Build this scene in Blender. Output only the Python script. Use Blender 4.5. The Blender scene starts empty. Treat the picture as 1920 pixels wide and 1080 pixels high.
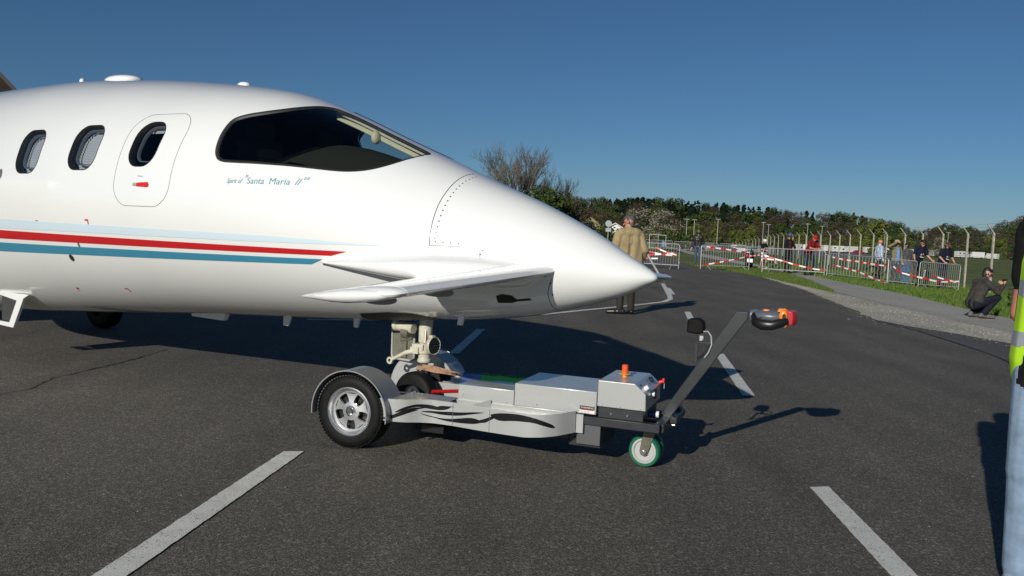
import bpy, bmesh, math, random
import numpy as np
from mathutils import Vector, Matrix
from mathutils.geometry import delaunay_2d_cdt

# ---------------------------------------------------------------- camera, world, sun, exposure
SC = bpy.context.scene
R = math.radians
cam_d = bpy.data.cameras.new("camera")
cam = bpy.data.objects.new("camera", cam_d)
SC.collection.objects.link(cam)
SC.camera = cam
EYE = 1.42
cam_d.sensor_width = 36.0
cam_d.lens = 30.0
cam_d.clip_start = 0.05
cam_d.clip_end = 6000.0
_p, _r = math.atan(110 / 1600.0), R(2.57)
_fw = Vector((0, math.cos(_p), -math.sin(_p)))
_up0 = Vector((0, math.sin(_p), math.cos(_p)))
_rt0 = Vector((1, 0, 0))
_rt = _rt0 * math.cos(_r) + _up0 * math.sin(_r)
_up = -_rt0 * math.sin(_r) + _up0 * math.cos(_r)
cam.matrix_world = Matrix(((_rt.x, _up.x, -_fw.x, 0), (_rt.y, _up.y, -_fw.y, 0), (_rt.z, _up.z, -_fw.z, EYE), (0, 0, 0, 1)))

SKY = 0.048
SUN_EL = math.atan(1 / 2.5)
SUN_AZ = Vector((0.4671, 0.8842, 0))            # horizontal travel of the light
wd = bpy.data.worlds.new("World"); SC.world = wd; wd.use_nodes = True
nt = wd.node_tree; nt.nodes.clear()
sky = nt.nodes.new("ShaderNodeTexSky"); sky.sky_type = 'NISHITA'; sky.sun_disc = False
sky.sun_elevation = SUN_EL; sky.sun_rotation = math.atan2(-SUN_AZ.x, -SUN_AZ.y)
sky.altitude = 900; sky.air_density = 1.0; sky.dust_density = 0.03; sky.ozone_density = 8.0
bg = nt.nodes.new("ShaderNodeBackground"); bg.inputs[1].default_value = SKY
wo = nt.nodes.new("ShaderNodeOutputWorld")
hsv = nt.nodes.new("ShaderNodeHueSaturation"); hsv.inputs["Saturation"].default_value = .99; hsv.inputs["Hue"].default_value = .495
nt.links.new(sky.outputs[0], hsv.inputs["Color"]); nt.links.new(hsv.outputs[0], bg.inputs[0]); nt.links.new(bg.outputs[0], wo.inputs[0])
sl = bpy.data.lights.new("sun", 'SUN'); sl.energy = 4.2; sl.angle = R(0.5); sl.color = (1.0, 0.95, 0.86)
so = bpy.data.objects.new("sun", sl); SC.collection.objects.link(so)
_d = Vector((SUN_AZ.x * math.cos(SUN_EL), SUN_AZ.y * math.cos(SUN_EL), -math.sin(SUN_EL)))
so.rotation_euler = (-_d).to_track_quat('Z', 'Y').to_euler()
so.location = (-10, -20, 14)
SC.view_settings.view_transform = 'Standard'; SC.view_settings.look = 'None'
SC.view_settings.gamma = 1.0; SC.view_settings.exposure = 0.0
SC.view_settings.use_curve_mapping = False
SC.render.engine = 'CYCLES'
SC.cycles.max_bounces = 6; SC.cycles.transparent_max_bounces = 12
SC.cycles.use_denoising = True

# ---------------------------------------------------------------- materials
MATS = {}
def mat(name, col, rough=0.5, metal=0.0, coat=0.0, var=0.0, scale=8.0, bump=0.0, bscale=None, spec=0.5, bdist=0.01):
    if name in MATS: return MATS[name]
    m = bpy.data.materials.new(name); m.use_nodes = True
    t = m.node_tree; b = t.nodes["Principled BSDF"]
    b.inputs["Base Color"].default_value = (*col, 1); b.inputs["Roughness"].default_value = rough
    b.inputs["Metallic"].default_value = metal; b.inputs["Coat Weight"].default_value = coat
    b.inputs["Coat Roughness"].default_value = 0.04; b.inputs["Specular IOR Level"].default_value = spec
    tc = t.nodes.new("ShaderNodeTexCoord")
    if var > 0:
        n = t.nodes.new("ShaderNodeTexNoise"); n.inputs["Scale"].default_value = scale; n.inputs["Detail"].default_value = 5
        t.links.new(tc.outputs["Object"], n.inputs["Vector"])
        mx = t.nodes.new("ShaderNodeMixRGB"); mx.blend_type = 'MIX'
        mx.inputs[1].default_value = (*[c * (1 - var) for c in col], 1); mx.inputs[2].default_value = (*[min(1, c * (1 + var)) for c in col], 1)
        mr = t.nodes.new("ShaderNodeMapRange"); mr.inputs[1].default_value = .3; mr.inputs[2].default_value = .7
        t.links.new(n.outputs["Fac"], mr.inputs[0]); t.links.new(mr.outputs[0], mx.inputs[0]); t.links.new(mx.outputs[0], b.inputs["Base Color"])
    if bump > 0:
        n2 = t.nodes.new("ShaderNodeTexNoise"); n2.inputs["Scale"].default_value = bscale or scale; n2.inputs["Detail"].default_value = 6
        t.links.new(tc.outputs["Object"], n2.inputs["Vector"])
        bp = t.nodes.new("ShaderNodeBump"); bp.inputs["Strength"].default_value = bump; bp.inputs["Distance"].default_value = bdist
        t.links.new(n2.outputs["Fac"], bp.inputs["Height"]); t.links.new(bp.outputs[0], b.inputs["Normal"])
    MATS[name] = m; return m

def asphalt_mat(name, dark, light, warm=1.0, chip=0.35, patchy=0.18):
    m = bpy.data.materials.new(name); m.use_nodes = True; t = m.node_tree; b = t.nodes["Principled BSDF"]
    tc = t.nodes.new("ShaderNodeTexCoord"); L = t.links.new
    vo = t.nodes.new("ShaderNodeTexVoronoi"); vo.inputs["Scale"].default_value = 165; L(tc.outputs["Object"], vo.inputs["Vector"])
    r1 = t.nodes.new("ShaderNodeValToRGB"); r1.color_ramp.elements[0].position = .1; r1.color_ramp.elements[1].position = .95
    r1.color_ramp.elements[0].color = (*dark, 1); r1.color_ramp.elements[1].color = (*light, 1)
    e = r1.color_ramp.elements.new(.7); e.color = (*[d * .6 + l * .4 for d, l in zip(dark, light)], 1)
    sep = t.nodes.new("ShaderNodeSeparateColor"); L(vo.outputs["Color"], sep.inputs[0]); L(sep.outputs[0], r1.inputs[0])
    v3 = t.nodes.new("ShaderNodeTexVoronoi"); v3.inputs["Scale"].default_value = 85; L(tc.outputs["Object"], v3.inputs["Vector"])
    s3 = t.nodes.new("ShaderNodeSeparateColor"); L(v3.outputs["Color"], s3.inputs[0])
    m3 = t.nodes.new("ShaderNodeMapRange"); m3.inputs[1].default_value = .86; m3.inputs[2].default_value = 1.0; m3.inputs[3].default_value = 0; m3.inputs[4].default_value = chip
    L(s3.outputs[1], m3.inputs[0])
    mxc = t.nodes.new("ShaderNodeMixRGB"); mxc.inputs[2].default_value = (.30 * warm, .27, .22, 1)
    L(m3.outputs[0], mxc.inputs[0]); L(r1.outputs[0], mxc.inputs[1])
    n = t.nodes.new("ShaderNodeTexNoise"); n.inputs["Scale"].default_value = .55; n.inputs["Detail"].default_value = 7; n.inputs["Roughness"].default_value = .65
    L(tc.outputs["Object"], n.inputs["Vector"])
    mp = t.nodes.new("ShaderNodeMapping"); mp.inputs["Scale"].default_value = (2.2, .25, 1); mp.inputs["Rotation"].default_value = (0, 0, R(7.6)); L(tc.outputs["Object"], mp.inputs[0])
    n2 = t.nodes.new("ShaderNodeTexNoise"); n2.inputs["Scale"].default_value = .8; n2.inputs["Detail"].default_value = 4; L(mp.outputs[0], n2.inputs["Vector"])
    ad = t.nodes.new("ShaderNodeMath"); ad.operation = 'ADD'; L(n.outputs["Fac"], ad.inputs[0]); L(n2.outputs["Fac"], ad.inputs[1])
    mr = t.nodes.new("ShaderNodeMapRange"); mr.inputs[1].default_value = .7; mr.inputs[2].default_value = 1.3; mr.inputs[3].default_value = 1 - patchy; mr.inputs[4].default_value = 1 + patchy
    L(ad.outputs[0], mr.inputs[0])
    hs = t.nodes.new("ShaderNodeHueSaturation"); L(mxc.outputs[0], hs.inputs["Color"]); L(mr.outputs[0], hs.inputs["Value"])
    L(hs.outputs[0], b.inputs["Base Color"]); b.inputs["Roughness"].default_value = .8; b.inputs["Specular IOR Level"].default_value = .35
    bp = t.nodes.new("ShaderNodeBump"); bp.inputs["Strength"].default_value = .55; bp.inputs["Distance"].default_value = .004
    L(vo.outputs["Distance"], bp.inputs["Height"]); bp.invert = True; L(bp.outputs[0], b.inputs["Normal"])
    MATS[name] = m; return m

def glass_mat(name, tint=(.55, .6, .6), gloss=0.12):
    m = bpy.data.materials.new(name); m.use_nodes = True; t = m.node_tree; t.nodes.clear(); L = t.links.new
    tr = t.nodes.new("ShaderNodeBsdfTransparent"); tr.inputs[0].default_value = (*tint, 1)
    gl = t.nodes.new("ShaderNodeBsdfGlossy"); gl.inputs["Roughness"].default_value = .02
    lw = t.nodes.new("ShaderNodeLayerWeight"); lw.inputs[0].default_value = .5
    pw = t.nodes.new("ShaderNodeMath"); pw.operation = 'POWER'; pw.inputs[1].default_value = 4.5; L(lw.outputs["Facing"], pw.inputs[0])
    fr = t.nodes.new("ShaderNodeMath"); fr.operation = 'MULTIPLY_ADD'; fr.inputs[1].default_value = .9; fr.inputs[2].default_value = .035; L(pw.outputs[0], fr.inputs[0])
    mx = t.nodes.new("ShaderNodeMixShader"); o = t.nodes.new("ShaderNodeOutputMaterial")
    L(fr.outputs[0], mx.inputs[0]); L(tr.outputs[0], mx.inputs[1]); L(gl.outputs[0], mx.inputs[2]); L(mx.outputs[0], o.inputs[0])
    MATS[name] = m; return m

# ---------------------------------------------------------------- mesh helpers
COL = SC.collection
def setp(o, label=None, cat=None, group=None, kind=None):
    if label: o["label"] = label
    if cat: o["category"] = cat
    if group: o["group"] = group
    if kind: o["kind"] = kind
    return o
def empty(name, loc, rz=0, label=None, cat=None, group=None):
    o = bpy.data.objects.new(name, None); o.empty_display_size = .1; COL.objects.link(o)
    o.location = loc; o.rotation_euler = (0, 0, rz); return setp(o, label, cat, group)
def copy_tree(o, parent=None):
    c = o.copy(); COL.objects.link(c)
    if parent is not None: c.parent = parent
    for ch in list(o.children): copy_tree(ch, c)
    return c
def link_mesh(name, me, parent=None, loc=None, rot=None):
    o = bpy.data.objects.new(name, me); COL.objects.link(o)
    if parent is not None: o.parent = parent
    if loc is not None: o.location = loc
    if rot is not None: o.rotation_euler = rot
    return o

class MB:
    def __init__(s): s.v = []; s.f = []; s.m = []
    def add(s, vs, fs, mi=0):
        o = len(s.v); s.v += [tuple(map(float, v)) for v in vs]; s.f += [tuple(o + i for i in f) for f in fs]; s.m += [mi] * len(fs)
        return s
    def box(s, c, d, mi=0, M=None):
        x, y, z = d[0] / 2, d[1] / 2, d[2] / 2
        vs = [Vector((a * x, b * y, e * z)) for e in (-1, 1) for b in (-1, 1) for a in (-1, 1)]
        if M is not None: vs = [M @ v for v in vs]
        vs = [v + Vector(c) for v in vs]
        return s.add(vs, [(0, 2, 3, 1), (4, 5, 7, 6), (0, 1, 5, 4), (2, 6, 7, 3), (0, 4, 6, 2), (1, 3, 7, 5)], mi)
    def bb(s, x0, x1, y0, y1, z0, z1, mi=0):
        return s.box(((x0 + x1) / 2, (y0 + y1) / 2, (z0 + z1) / 2), (abs(x1 - x0), abs(y1 - y0), abs(z1 - z0)), mi)
    def tube(s, pts, r, n=8, mi=0, cap=True, closed=False):
        pts = [Vector(p) for p in pts]; rs = r if isinstance(r, (list, tuple)) else [r] * len(pts)
        N = len(pts); vs = []; prev = None
        for i, p in enumerate(pts):
            a = pts[(i - 1) % N] if (closed or i > 0) else p; b = pts[(i + 1) % N] if (closed or i < N - 1) else p
            t = (b - a).normalized() if (b - a).length > 1e-9 else Vector((0, 0, 1))
            if prev is None:
                u = t.orthogonal().normalized()
            else:
                u = prev - t * prev.dot(t)
                u = u.normalized() if u.length > 1e-6 else t.orthogonal().normalized()
            prev = u; w = t.cross(u)
            for k in range(n):
                an = 2 * math.pi * k / n; vs.append(p + (u * math.cos(an) + w * math.sin(an)) * rs[i])
        fs = []
        for i in range(N if closed else N - 1):
            j = (i + 1) % N
            for k in range(n): fs.append((i * n + k, i * n + (k + 1) % n, j * n + (k + 1) % n, j * n + k))
        if cap and not closed: fs += [tuple(range(n))[::-1], tuple((N - 1) * n + k for k in range(n))]
        return s.add(vs, fs, mi)
    def cyl(s, p0, p1, r0, r1=None, n=20, mi=0): return s.tube([p0, p1], [r0, r0 if r1 is None else r1], n, mi)
    def lathe(s, prof, o=(0, 0, 0), ax='y', n=40, mi=0, a0=0, a1=2 * math.pi, closed=False):
        full = abs(a1 - a0 - 2 * math.pi) < 1e-6; vs = []; K = n if full else n + 1
        for k in range(K):
            an = a0 + (a1 - a0) * k / n; c, q = math.cos(an), math.sin(an)
            for r, h in prof:
                v = {'y': (r * c, h, r * q), 'x': (h, r * c, r * q), 'z': (r * c, r * q, h)}[ax]
                vs.append((v[0] + o[0], v[1] + o[1], v[2] + o[2]))
        P = len(prof); fs = []
        for k in range(n):
            j = (k + 1) % K
            for i in range(P if closed else P - 1):
                i2 = (i + 1) % P; fs.append((k * P + i, k * P + i2, j * P + i2, j * P + i))
        return s.add(vs, fs, mi)
    def prism(s, poly, fn0, fn1, mi=0):
        n = len(poly); vs = [fn0(*p) for p in poly] + [fn1(*p) for p in poly]
        return s.add(vs, [tuple(range(n))[::-1], tuple(range(n, 2 * n))] + [(i, (i + 1) % n, n + (i + 1) % n, n + i) for i in range(n)], mi)
    def ell(s, c, r, nu=16, nv=10, mi=0, M=None, v0=-90, v1=90):
        vs = []; fs = []
        for j in range(nv + 1):
            b = R(v0 + (v1 - v0) * j / nv)
            for i in range(nu):
                a = 2 * math.pi * i / nu; v = Vector((math.cos(a) * math.cos(b) * r[0], math.sin(a) * math.cos(b) * r[1], math.sin(b) * r[2]))
                if M is not None: v = M @ v
                vs.append(v + Vector(c))
        for j in range(nv):
            for i in range(nu): fs.append((j * nu + i, j * nu + (i + 1) % nu, (j + 1) * nu + (i + 1) % nu, (j + 1) * nu + i))
        return s.add(vs, fs, mi)
    def mesh(s, name, mats, smooth=True, ang=40):
        me = bpy.data.meshes.new(name); me.from_pydata(s.v, [], s.f)
        for m in (mats if isinstance(mats, (list, tuple)) else [mats]): me.materials.append(m)
        me.polygons.foreach_set("material_index", s.m)
        me.polygons.foreach_set("use_smooth", [smooth] * len(s.f))
        bm = bmesh.new(); bm.from_mesh(me); bmesh.ops.recalc_face_normals(bm, faces=bm.faces); bm.to_mesh(me); bm.free()
        if smooth: me.set_sharp_from_angle(angle=R(ang))
        me.update(); return me
    def build(s, name, mats, parent=None, smooth=True, ang=40, bevel=0, loc=None, rot=None):
        o = link_mesh(name, s.mesh(name, mats, smooth, ang), parent, loc, rot)
        if bevel:
            b = o.modifiers.new("bevel", 'BEVEL'); b.width = bevel; b.segments = 2; b.limit_method = 'ANGLE'; b.angle_limit = R(40)
        return o

def np_mesh(name, V, F, mats, smooth=False, mi=None):
    me = bpy.data.meshes.new(name); V = np.asarray(V, np.float32); F = np.asarray(F, np.int32); k = F.shape[1]
    me.vertices.add(len(V)); me.vertices.foreach_set("co", V.ravel())
    me.loops.add(F.size); me.loops.foreach_set("vertex_index", F.ravel())
    me.polygons.add(len(F)); me.polygons.foreach_set("loop_start", np.arange(0, F.size, k, dtype=np.int32))
    me.polygons.foreach_set("loop_total", np.full(len(F), k, np.int32))
    for m in (mats if isinstance(mats, (list, tuple)) else [mats]): me.materials.append(m)
    if mi is not None: me.polygons.foreach_set("material_index", np.asarray(mi, np.int32))
    me.polygons.foreach_set("use_smooth", np.full(len(F), smooth, bool))
    me.update(); me.validate(); return me

def pchip(xk, yk, x):
    xk = np.asarray(xk, float); yk = np.asarray(yk, float); h = np.diff(xk); d = np.diff(yk) / h
    m = np.zeros(len(xk))
    for i in range(1, len(xk) - 1):
        if d[i - 1] * d[i] > 0:
            w1 = 2 * h[i] + h[i - 1]; w2 = h[i] + 2 * h[i - 1]; m[i] = (w1 + w2) / (w1 / d[i - 1] + w2 / d[i])
    m[0] = d[0]; m[-1] = d[-1]
    x = np.asarray(x, float); i = np.clip(np.searchsorted(xk, x) - 1, 0, len(h) - 1); t = (x - xk[i]) / h[i]
    return (1 + 2 * t) * (1 - t) ** 2 * yk[i] + t * (1 - t) ** 2 * h[i] * m[i] + t * t * (3 - 2 * t) * yk[i + 1] + t * t * (t - 1) * h[i] * m[i + 1]

def inpoly(px, py, poly):
    poly = np.asarray(poly, float); x0, y0 = poly[:, 0], poly[:, 1]; x1, y1 = np.roll(x0, -1), np.roll(y0, -1)
    px = np.asarray(px)[:, None]; py = np.asarray(py)[:, None]
    c = ((y0 > py) != (y1 > py)) & (px < (x1 - x0) * (py - y0) / np.where(y1 == y0, 1e-12, y1 - y0) + x0)
    return c.sum(1) % 2 == 1
def resample(poly, step, closed=True):
    poly = [Vector(p) for p in poly]; out = []; N = len(poly)
    for i in range(N if closed else N - 1):
        a, b = poly[i], poly[(i + 1) % N]; k = max(1, int((b - a).length / step + .5))
        out += [a.lerp(b, j / k) for j in range(k)]
    if not closed: out.append(poly[-1])
    return out
def smooth_poly(poly, it=2):
    for _ in range(it):
        q = []
        for i in range(len(poly)):
            a = Vector(poly[i]); b = Vector(poly[(i + 1) % len(poly)]); q += [a * .75 + b * .25, a * .25 + b * .75]
        poly = q
    return poly
def offset_poly(poly, d):
    P = [Vector(p) for p in poly]; N = len(P)
    area = sum(P[i].x * P[(i + 1) % N].y - P[(i + 1) % N].x * P[i].y for i in range(N)); sg = 1 if area > 0 else -1
    out = []
    for i in range(N):
        t = (P[(i + 1) % N] - P[i - 1]).normalized(); out.append(P[i] + Vector((-t.y, t.x)) * sg * d)
    return out
def rrect(x0, x1, y0, y1, r, n=6):
    out = []
    for cx, cy, a in ((x1 - r, y1 - r, 0), (x0 + r, y1 - r, 90), (x0 + r, y0 + r, 180), (x1 - r, y0 + r, 270)):
        for k in range(n + 1):
            an = R(a + 90 * k / n); out.append((cx + r * math.cos(an), cy + r * math.sin(an)))
    return out
def cdt(pts, polys):
    vs = [Vector((p[0], p[1])) for p in pts]; ed = []
    for poly in polys:
        o = len(vs); vs += [Vector((p[0], p[1])) for p in poly]; n = len(poly); ed += [(o + i, o + (i + 1) % n) for i in range(n)]
    r = delaunay_2d_cdt(vs, ed, [], 0, 1e-6)
    return np.array([(v.x, v.y) for v in r[0]]), np.array([f for f in r[2] if len(f) == 3])
# ---------------------------------------------------------------- palette
asph = asphalt_mat("asphalt", (.051, .046, .039), (.172, .156, .130), chip=.55, patchy=.24)
asph_new = asphalt_mat("asphalt_new", (.045, .044, .043), (.145, .140, .132), chip=.2, patchy=.1)
path_m = asphalt_mat("path_surface", (.30, .29, .26), (.42, .405, .36), chip=.15, patchy=.12)
gravel_m = asphalt_mat("gravel", (.30, .28, .23), (.54, .50, .42), chip=.5, patchy=.25)
line_m = mat("road_paint", (.60, .60, .56), .7, var=.12, scale=9, bump=.4, bscale=160)
_t = line_m.node_tree; _b = _t.nodes["Principled BSDF"]; _src = _b.inputs["Base Color"].links[0].from_socket
_v = _t.nodes.new("ShaderNodeTexNoise"); _v.inputs["Scale"].default_value = 95; _v.inputs["Detail"].default_value = 3; _tc = [n for n in _t.nodes if n.type == 'TEX_COORD'][0]; _t.links.new(_tc.outputs["Object"], _v.inputs["Vector"])
_m = _t.nodes.new("ShaderNodeMapRange"); _m.inputs[1].default_value = .60; _m.inputs[2].default_value = .68; _m.inputs[4].default_value = .75; _t.links.new(_v.outputs["Fac"], _m.inputs[0])
_x = _t.nodes.new("ShaderNodeMixRGB"); _x.inputs[2].default_value = (.12, .11, .09, 1); _t.links.new(_m.outputs[0], _x.inputs[0]); _t.links.new(_src, _x.inputs[1]); _t.links.new(_x.outputs[0], _b.inputs["Base Color"])
seam_m = mat("tar_seam", (.012, .012, .012), .6)
white = mat("aircraft_white", (.80, .815, .80), .22, coat=1.0, var=.012, scale=1.2)
red_p = mat("stripe_red", (.52, .012, .016), .3, coat=.8)
blue_p = mat("stripe_blue", (.045, .25, .38), .3, coat=.8)
pale_p = mat("stripe_pale", (.63, .76, .84), .25, coat=1.0)
ink = mat("script_blue", (.10, .28, .36), .4)
seamg = mat("panel_gap", (.36, .36, .36), .5)
rivet_m = mat("rivet_dark", (.05, .05, .05), .5)
rubber = mat("black_rubber", (.012, .012, .013), .55, var=.3, scale=20)
tyre_m = mat("tyre_rubber", (.006, .006, .006), .62, spec=.22, var=.35, scale=25, bump=.2, bscale=120, bdist=.002)
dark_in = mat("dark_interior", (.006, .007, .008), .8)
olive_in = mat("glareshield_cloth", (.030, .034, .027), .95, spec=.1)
cream_in = mat("cream_lining", (.72, .68, .50), .6)
blind_m = mat("pleated_blind", (.55, .57, .58), .6)
cream = mat("gear_cream", (.55, .53, .42), .4, coat=.3, var=.12, scale=18)
chrome = mat("chrome", (.75, .75, .76), .12, 1.0)
alu = mat("polished_aluminium", (.74, .75, .76), .34, .9, var=.08, scale=10, coat=.6)
steel = mat("galvanised_steel", (.42, .43, .42), .5, .4, var=.15, scale=6)
silver = mat("silver_paint", (.50, .51, .50), .30, .35, coat=.5, var=.05, scale=2.5, bump=.04, bscale=40)
silver_d = mat("silver_paint_grey", (.34, .35, .36), .34, .4, coat=.4)
anthr = mat("anthracite_paint", (.030, .034, .038), .38, .2, var=.15, scale=12)
black_p = mat("black_plastic", (.010, .010, .011), .35)
flame = mat("flame_black", (.006, .006, .007), .3)
green_r = mat("green_polyurethane", (.004, .115, .062), .4, var=.1, scale=10)
caster_g = mat("caster_grey", (.42, .43, .42), .4)
fork_m = mat("fork_olive", (.16, .16, .12), .4, .6, var=.2, scale=20)
orange = mat("orange_plastic", (.80, .10, .02), .35)
orange2 = mat("amber_plastic", (.85, .25, .02), .35)
redp = mat("red_plastic", (.42, .012, .02), .35, coat=.3)
yellow = mat("yellow_disc", (.65, .42, .03), .5)
whitep = mat("white_plastic", (.75, .75, .73), .35)
blue_w = mat("blue_webbing", (.02, .10, .35), .8)
green_w = mat("green_webbing", (.02, .24, .07), .85, bump=.5, bscale=200)
rope_m = mat("brown_rope", (.36, .21, .13), .85, var=.3, scale=60, bump=.6, bscale=120)
cglass = glass_mat("cockpit_glass", (.74, .78, .76))
wglass = glass_mat("window_glass", (.7, .73, .76))
lens_m = mat("lamp_lens", (.02, .025, .03), .08, spec=.9)
red_w = mat("barrier_tape_red", (.55, .02, .015), .5)
white_w = mat("barrier_tape_white", (.78, .78, .76), .5)

# ---------------------------------------------------------------- the ground
def hgt(x, y):
    x = np.asarray(x, float); y = np.asarray(y, float)
    d = np.clip((y - 70) / 180, 0, 1); z = -2.1 * d * d * (3 - 2 * d)
    h = np.clip((y - 400) / 260, 0, 1); h = h * h * (3 - 2 * h)
    z = z + h * (12 + 3 * np.sin(x * .011 + .6) - 6 * np.clip((x - 190) / 200, 0, 1) + 2 * np.clip(-(x - 60) / 150, 0, 2))
    far = np.clip((y - 900) / 1500, 0, 1); z = z * (1 - far) - 3 * far
    xe = np.interp(y, [17, 20.8, 25.3, 32.9, 41.3, 53.8], [10.8, 11.2, 12.0, 12.8, 13.8, 15.2]); s1 = np.clip((x - xe) / 4.0, 0, 1); s2 = np.clip((y - 22) / 8, 0, 1) * (1 - np.clip((y - 75) / 40, 0, 1))
    return z - .012 - .17 * s1 * s1 * (3 - 2 * s1) * s2
def grid_sheet(name, xs, ys, m, kind="structure"):
    X, Y = np.meshgrid(xs, ys); V = np.stack([X, Y, hgt(X, Y)], -1).reshape(-1, 3); nx = len(xs)
    i = np.arange((len(ys) - 1))[:, None] * nx + np.arange(nx - 1)[None]; i = i.ravel()
    o = link_mesh(name, np_mesh(name, V, np.stack([i, i + 1, i + nx + 1, i + nx], 1), m, True)); setp(o, kind=kind); return o
grass_m = mat("grass_ground", (.115, .140, .052), .95, var=.35, scale=.35, bump=.5, bscale=6, bdist=.03, spec=.1)
xs = np.concatenate([np.linspace(-2500, -200, 12), np.linspace(-150, 5, 32), np.arange(6, 30, .7), np.linspace(31, 400, 74), np.linspace(450, 2500, 12)])
ys = np.concatenate([np.linspace(-400, -40, 6), np.linspace(-30, 15, 10), np.arange(16, 62, .9), np.linspace(64, 300, 48), np.linspace(310, 900, 60), np.linspace(1000, 4500, 15)])
grid_sheet("ground", xs, ys, grass_m)

def sheet(name, poly, z, m, label=None):
    mb = MB(); V, F = cdt([], [poly]); 
    c = V[F].mean(1); F = F[inpoly(c[:, 0], c[:, 1], poly)]
    V3 = np.c_[V, np.full(len(V), z)]
    n = np.cross(V3[F[:, 1]] - V3[F[:, 0]], V3[F[:, 2]] - V3[F[:, 0]])[:, 2]; F[n < 0] = F[n < 0][:, ::-1]
    o = link_mesh(name, np_mesh(name, V3, F, m)); setp(o, label, kind="structure"); return o
def wobble(pts, amp, step, seed=1):
    rnd = random.Random(seed); q = resample(pts, step, False)
    return [Vector((p.x + rnd.uniform(-amp, amp), p.y + rnd.uniform(-amp, amp))) for p in q]
edge_r = [(10.2, 57), (9.5, 48), (9.0, 43), (9.6, 36), (9.4, 30.1), (8.66, 25.2), (8.1, 22.3), (6.96, 16.27)]
edge_j = [(7.10, 15.25), (7.49, 14.15), (7.76, 12.81), (8.6, 9.5), (11, 4), (16, -6), (20, -20)]
road_poly = [(-70, -25), (20, -25)] + edge_j[::-1] + [tuple(v) for v in wobble(edge_r[::-1], .06, .5)] + [(12, 78), (16.5, 110), (20, 128), (13, 128), (2, 70), (-12, 58), (-70, 60)]
sheet("asphalt_road", road_poly, 0.0, asph)
sheet("road_patch", [(6.96, 16.22), (6.97, 14.55), (6.78, 12.78), (6.62, 11.64), (6.34, 10.43), (5.6, 7.2), (4.9, 3), (4.2, -8), (19, -18), (16, -6), (11, 4), (8.6, 9.5), (7.76, 12.81), (7.49, 14.15), (7.10, 15.25)], .004, asph_new)
path_up = [(21.5, 122), (19.6, 100), (17.7, 86.8), (16.25, 69), (14.7, 53.8), (13.5, 41.3), (12.95, 36.4), (12.4, 32.9), (12.2, 30.6), (11.73, 25.3), (10.95, 20.8), (10.71, 18.75), (10.46, 17.34), (10.4, 12.5), (12.3, 6), (17, -4)]
path_lo = [(15, -5), (10.7, 5.5), (9.0, 12.3), (8.85, 16), (9.1, 20), (9.55, 25.7), (11.06, 31.6), (12.1, 37.5), (12.75, 43.8), (13.1, 50.4), (13.5, 57), (14.9, 72.9), (18.4, 100), (20.3, 122)]
sheet("footpath", path_up + path_lo, .008, path_m)
sheet("gravel_verge", [tuple(v) for v in wobble([(7.02, 16.3), (8.1, 22.2), (8.66, 25.1), (9.3, 29.8), (9.75, 33)], .07, .35, 3)] + [(9.55, 29.5), (9.5, 25.7), (9.15, 20.5), (9.2, 16), (9.4, 12.3), (11.2, 5.5), (16.2, -6), (11.05, 4), (8.65, 9.5), (7.8, 12.81), (7.53, 14.17), (7.15, 15.25)], .004, gravel_m)
sheet("parking_ground", [(28, 120), (62, 120), (120, 260), (70, 290), (38, 210)], -.9, mat("parking_asphalt", (.11, .11, .11), .9, var=.2, scale=.1)).location.z = -.35

def marking(name, pts, label=None):
    return sheet(name, [tuple(v) for v in wobble(pts + [pts[0]], .0022, .035, hash(str(pts[0])) % 99)][:-1], .006, line_m)
dx, dy = .1325, .9912
def dash(x, y, ln, w=.12):
    px, py = dy * w / 2, -dx * w / 2
    return [(x - px, y - py), (x + px, y + py), (x + px + dx * ln, y + py + dy * ln), (x - px + dx * ln, y - py + dy * ln)]
marks = [[(1.665, 3.30), (1.79, 3.32), (1.90, 4.90), (1.78, 4.87)], [(2.14, 7.68), (2.26, 7.71), (2.65, 10.47), (2.52, 10.38)],
         [(3.07, 14.75), (3.19, 14.77), (3.42, 16.22), (3.29, 16.14)], dash(3.95, 20.9, 2.6), dash(4.75, 26.9, 2.6),
         [(-1.62, 2.9), (-1.49, 2.9), (-1.23, 5.15), (-1.35, 5.13)], [(-.68, 9.44), (-.56, 9.5), (-.35, 11.9), (-.47, 11.9)], dash(-1.95, .0, 1.4), dash(1.0, -.6, 2.4)]
for i, q in enumerate(marks): marking("road_marking", q)
def strip_line(name, pts, w, z, m, jit=0):
    P = [Vector(p) for p in pts]; a = []; b = []; rnd = random.Random(5)
    for i, p in enumerate(P):
        t = (P[min(i + 1, len(P) - 1)] - P[max(i - 1, 0)]).normalized(); n = Vector((-t.y, t.x)) * (w / 2 * (1 + rnd.uniform(-jit, jit)))
        a.append(p + n); b.append(p - n)
    V = [(*p, z) for p in a + b]; n = len(a); F = [(i, n + i, n + i + 1, i + 1) for i in range(n - 1)]
    mb = MB(); mb.add(V, F); o = mb.build(name, m, smooth=False); setp(o, kind="structure"); return o
strip_line("road_marking", [(-2.9, 12.1), (-2.01, 12.4), (-.32, 13.47), (.57, 14.45), (1.39, 15.62), (2.64, 17.38), (3.3, 18.4), (3.6, 19.3), (3.78, 20.4), (4.5, 25.5)], .12, .0065, line_m)
strip_line("asphalt_seam", wobble([(-3.95, 5.2), (-3.83, 6.37), (-3.75, 6.65), (-3.81, 7.07), (-3.73, 7.56), (-3.64, 7.98), (-3.58, 8.9)], .012, .08, 4), .012, .004, seam_m, .6)
strip_line("asphalt_seam", wobble([(4.8, 3), (5.55, 7.2), (6.3, 10.43), (6.6, 11.64), (6.74, 12.78), (6.93, 14.55), (6.93, 16.2)], .01, .2, 6), .03, .0085, seam_m, .5)

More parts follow.
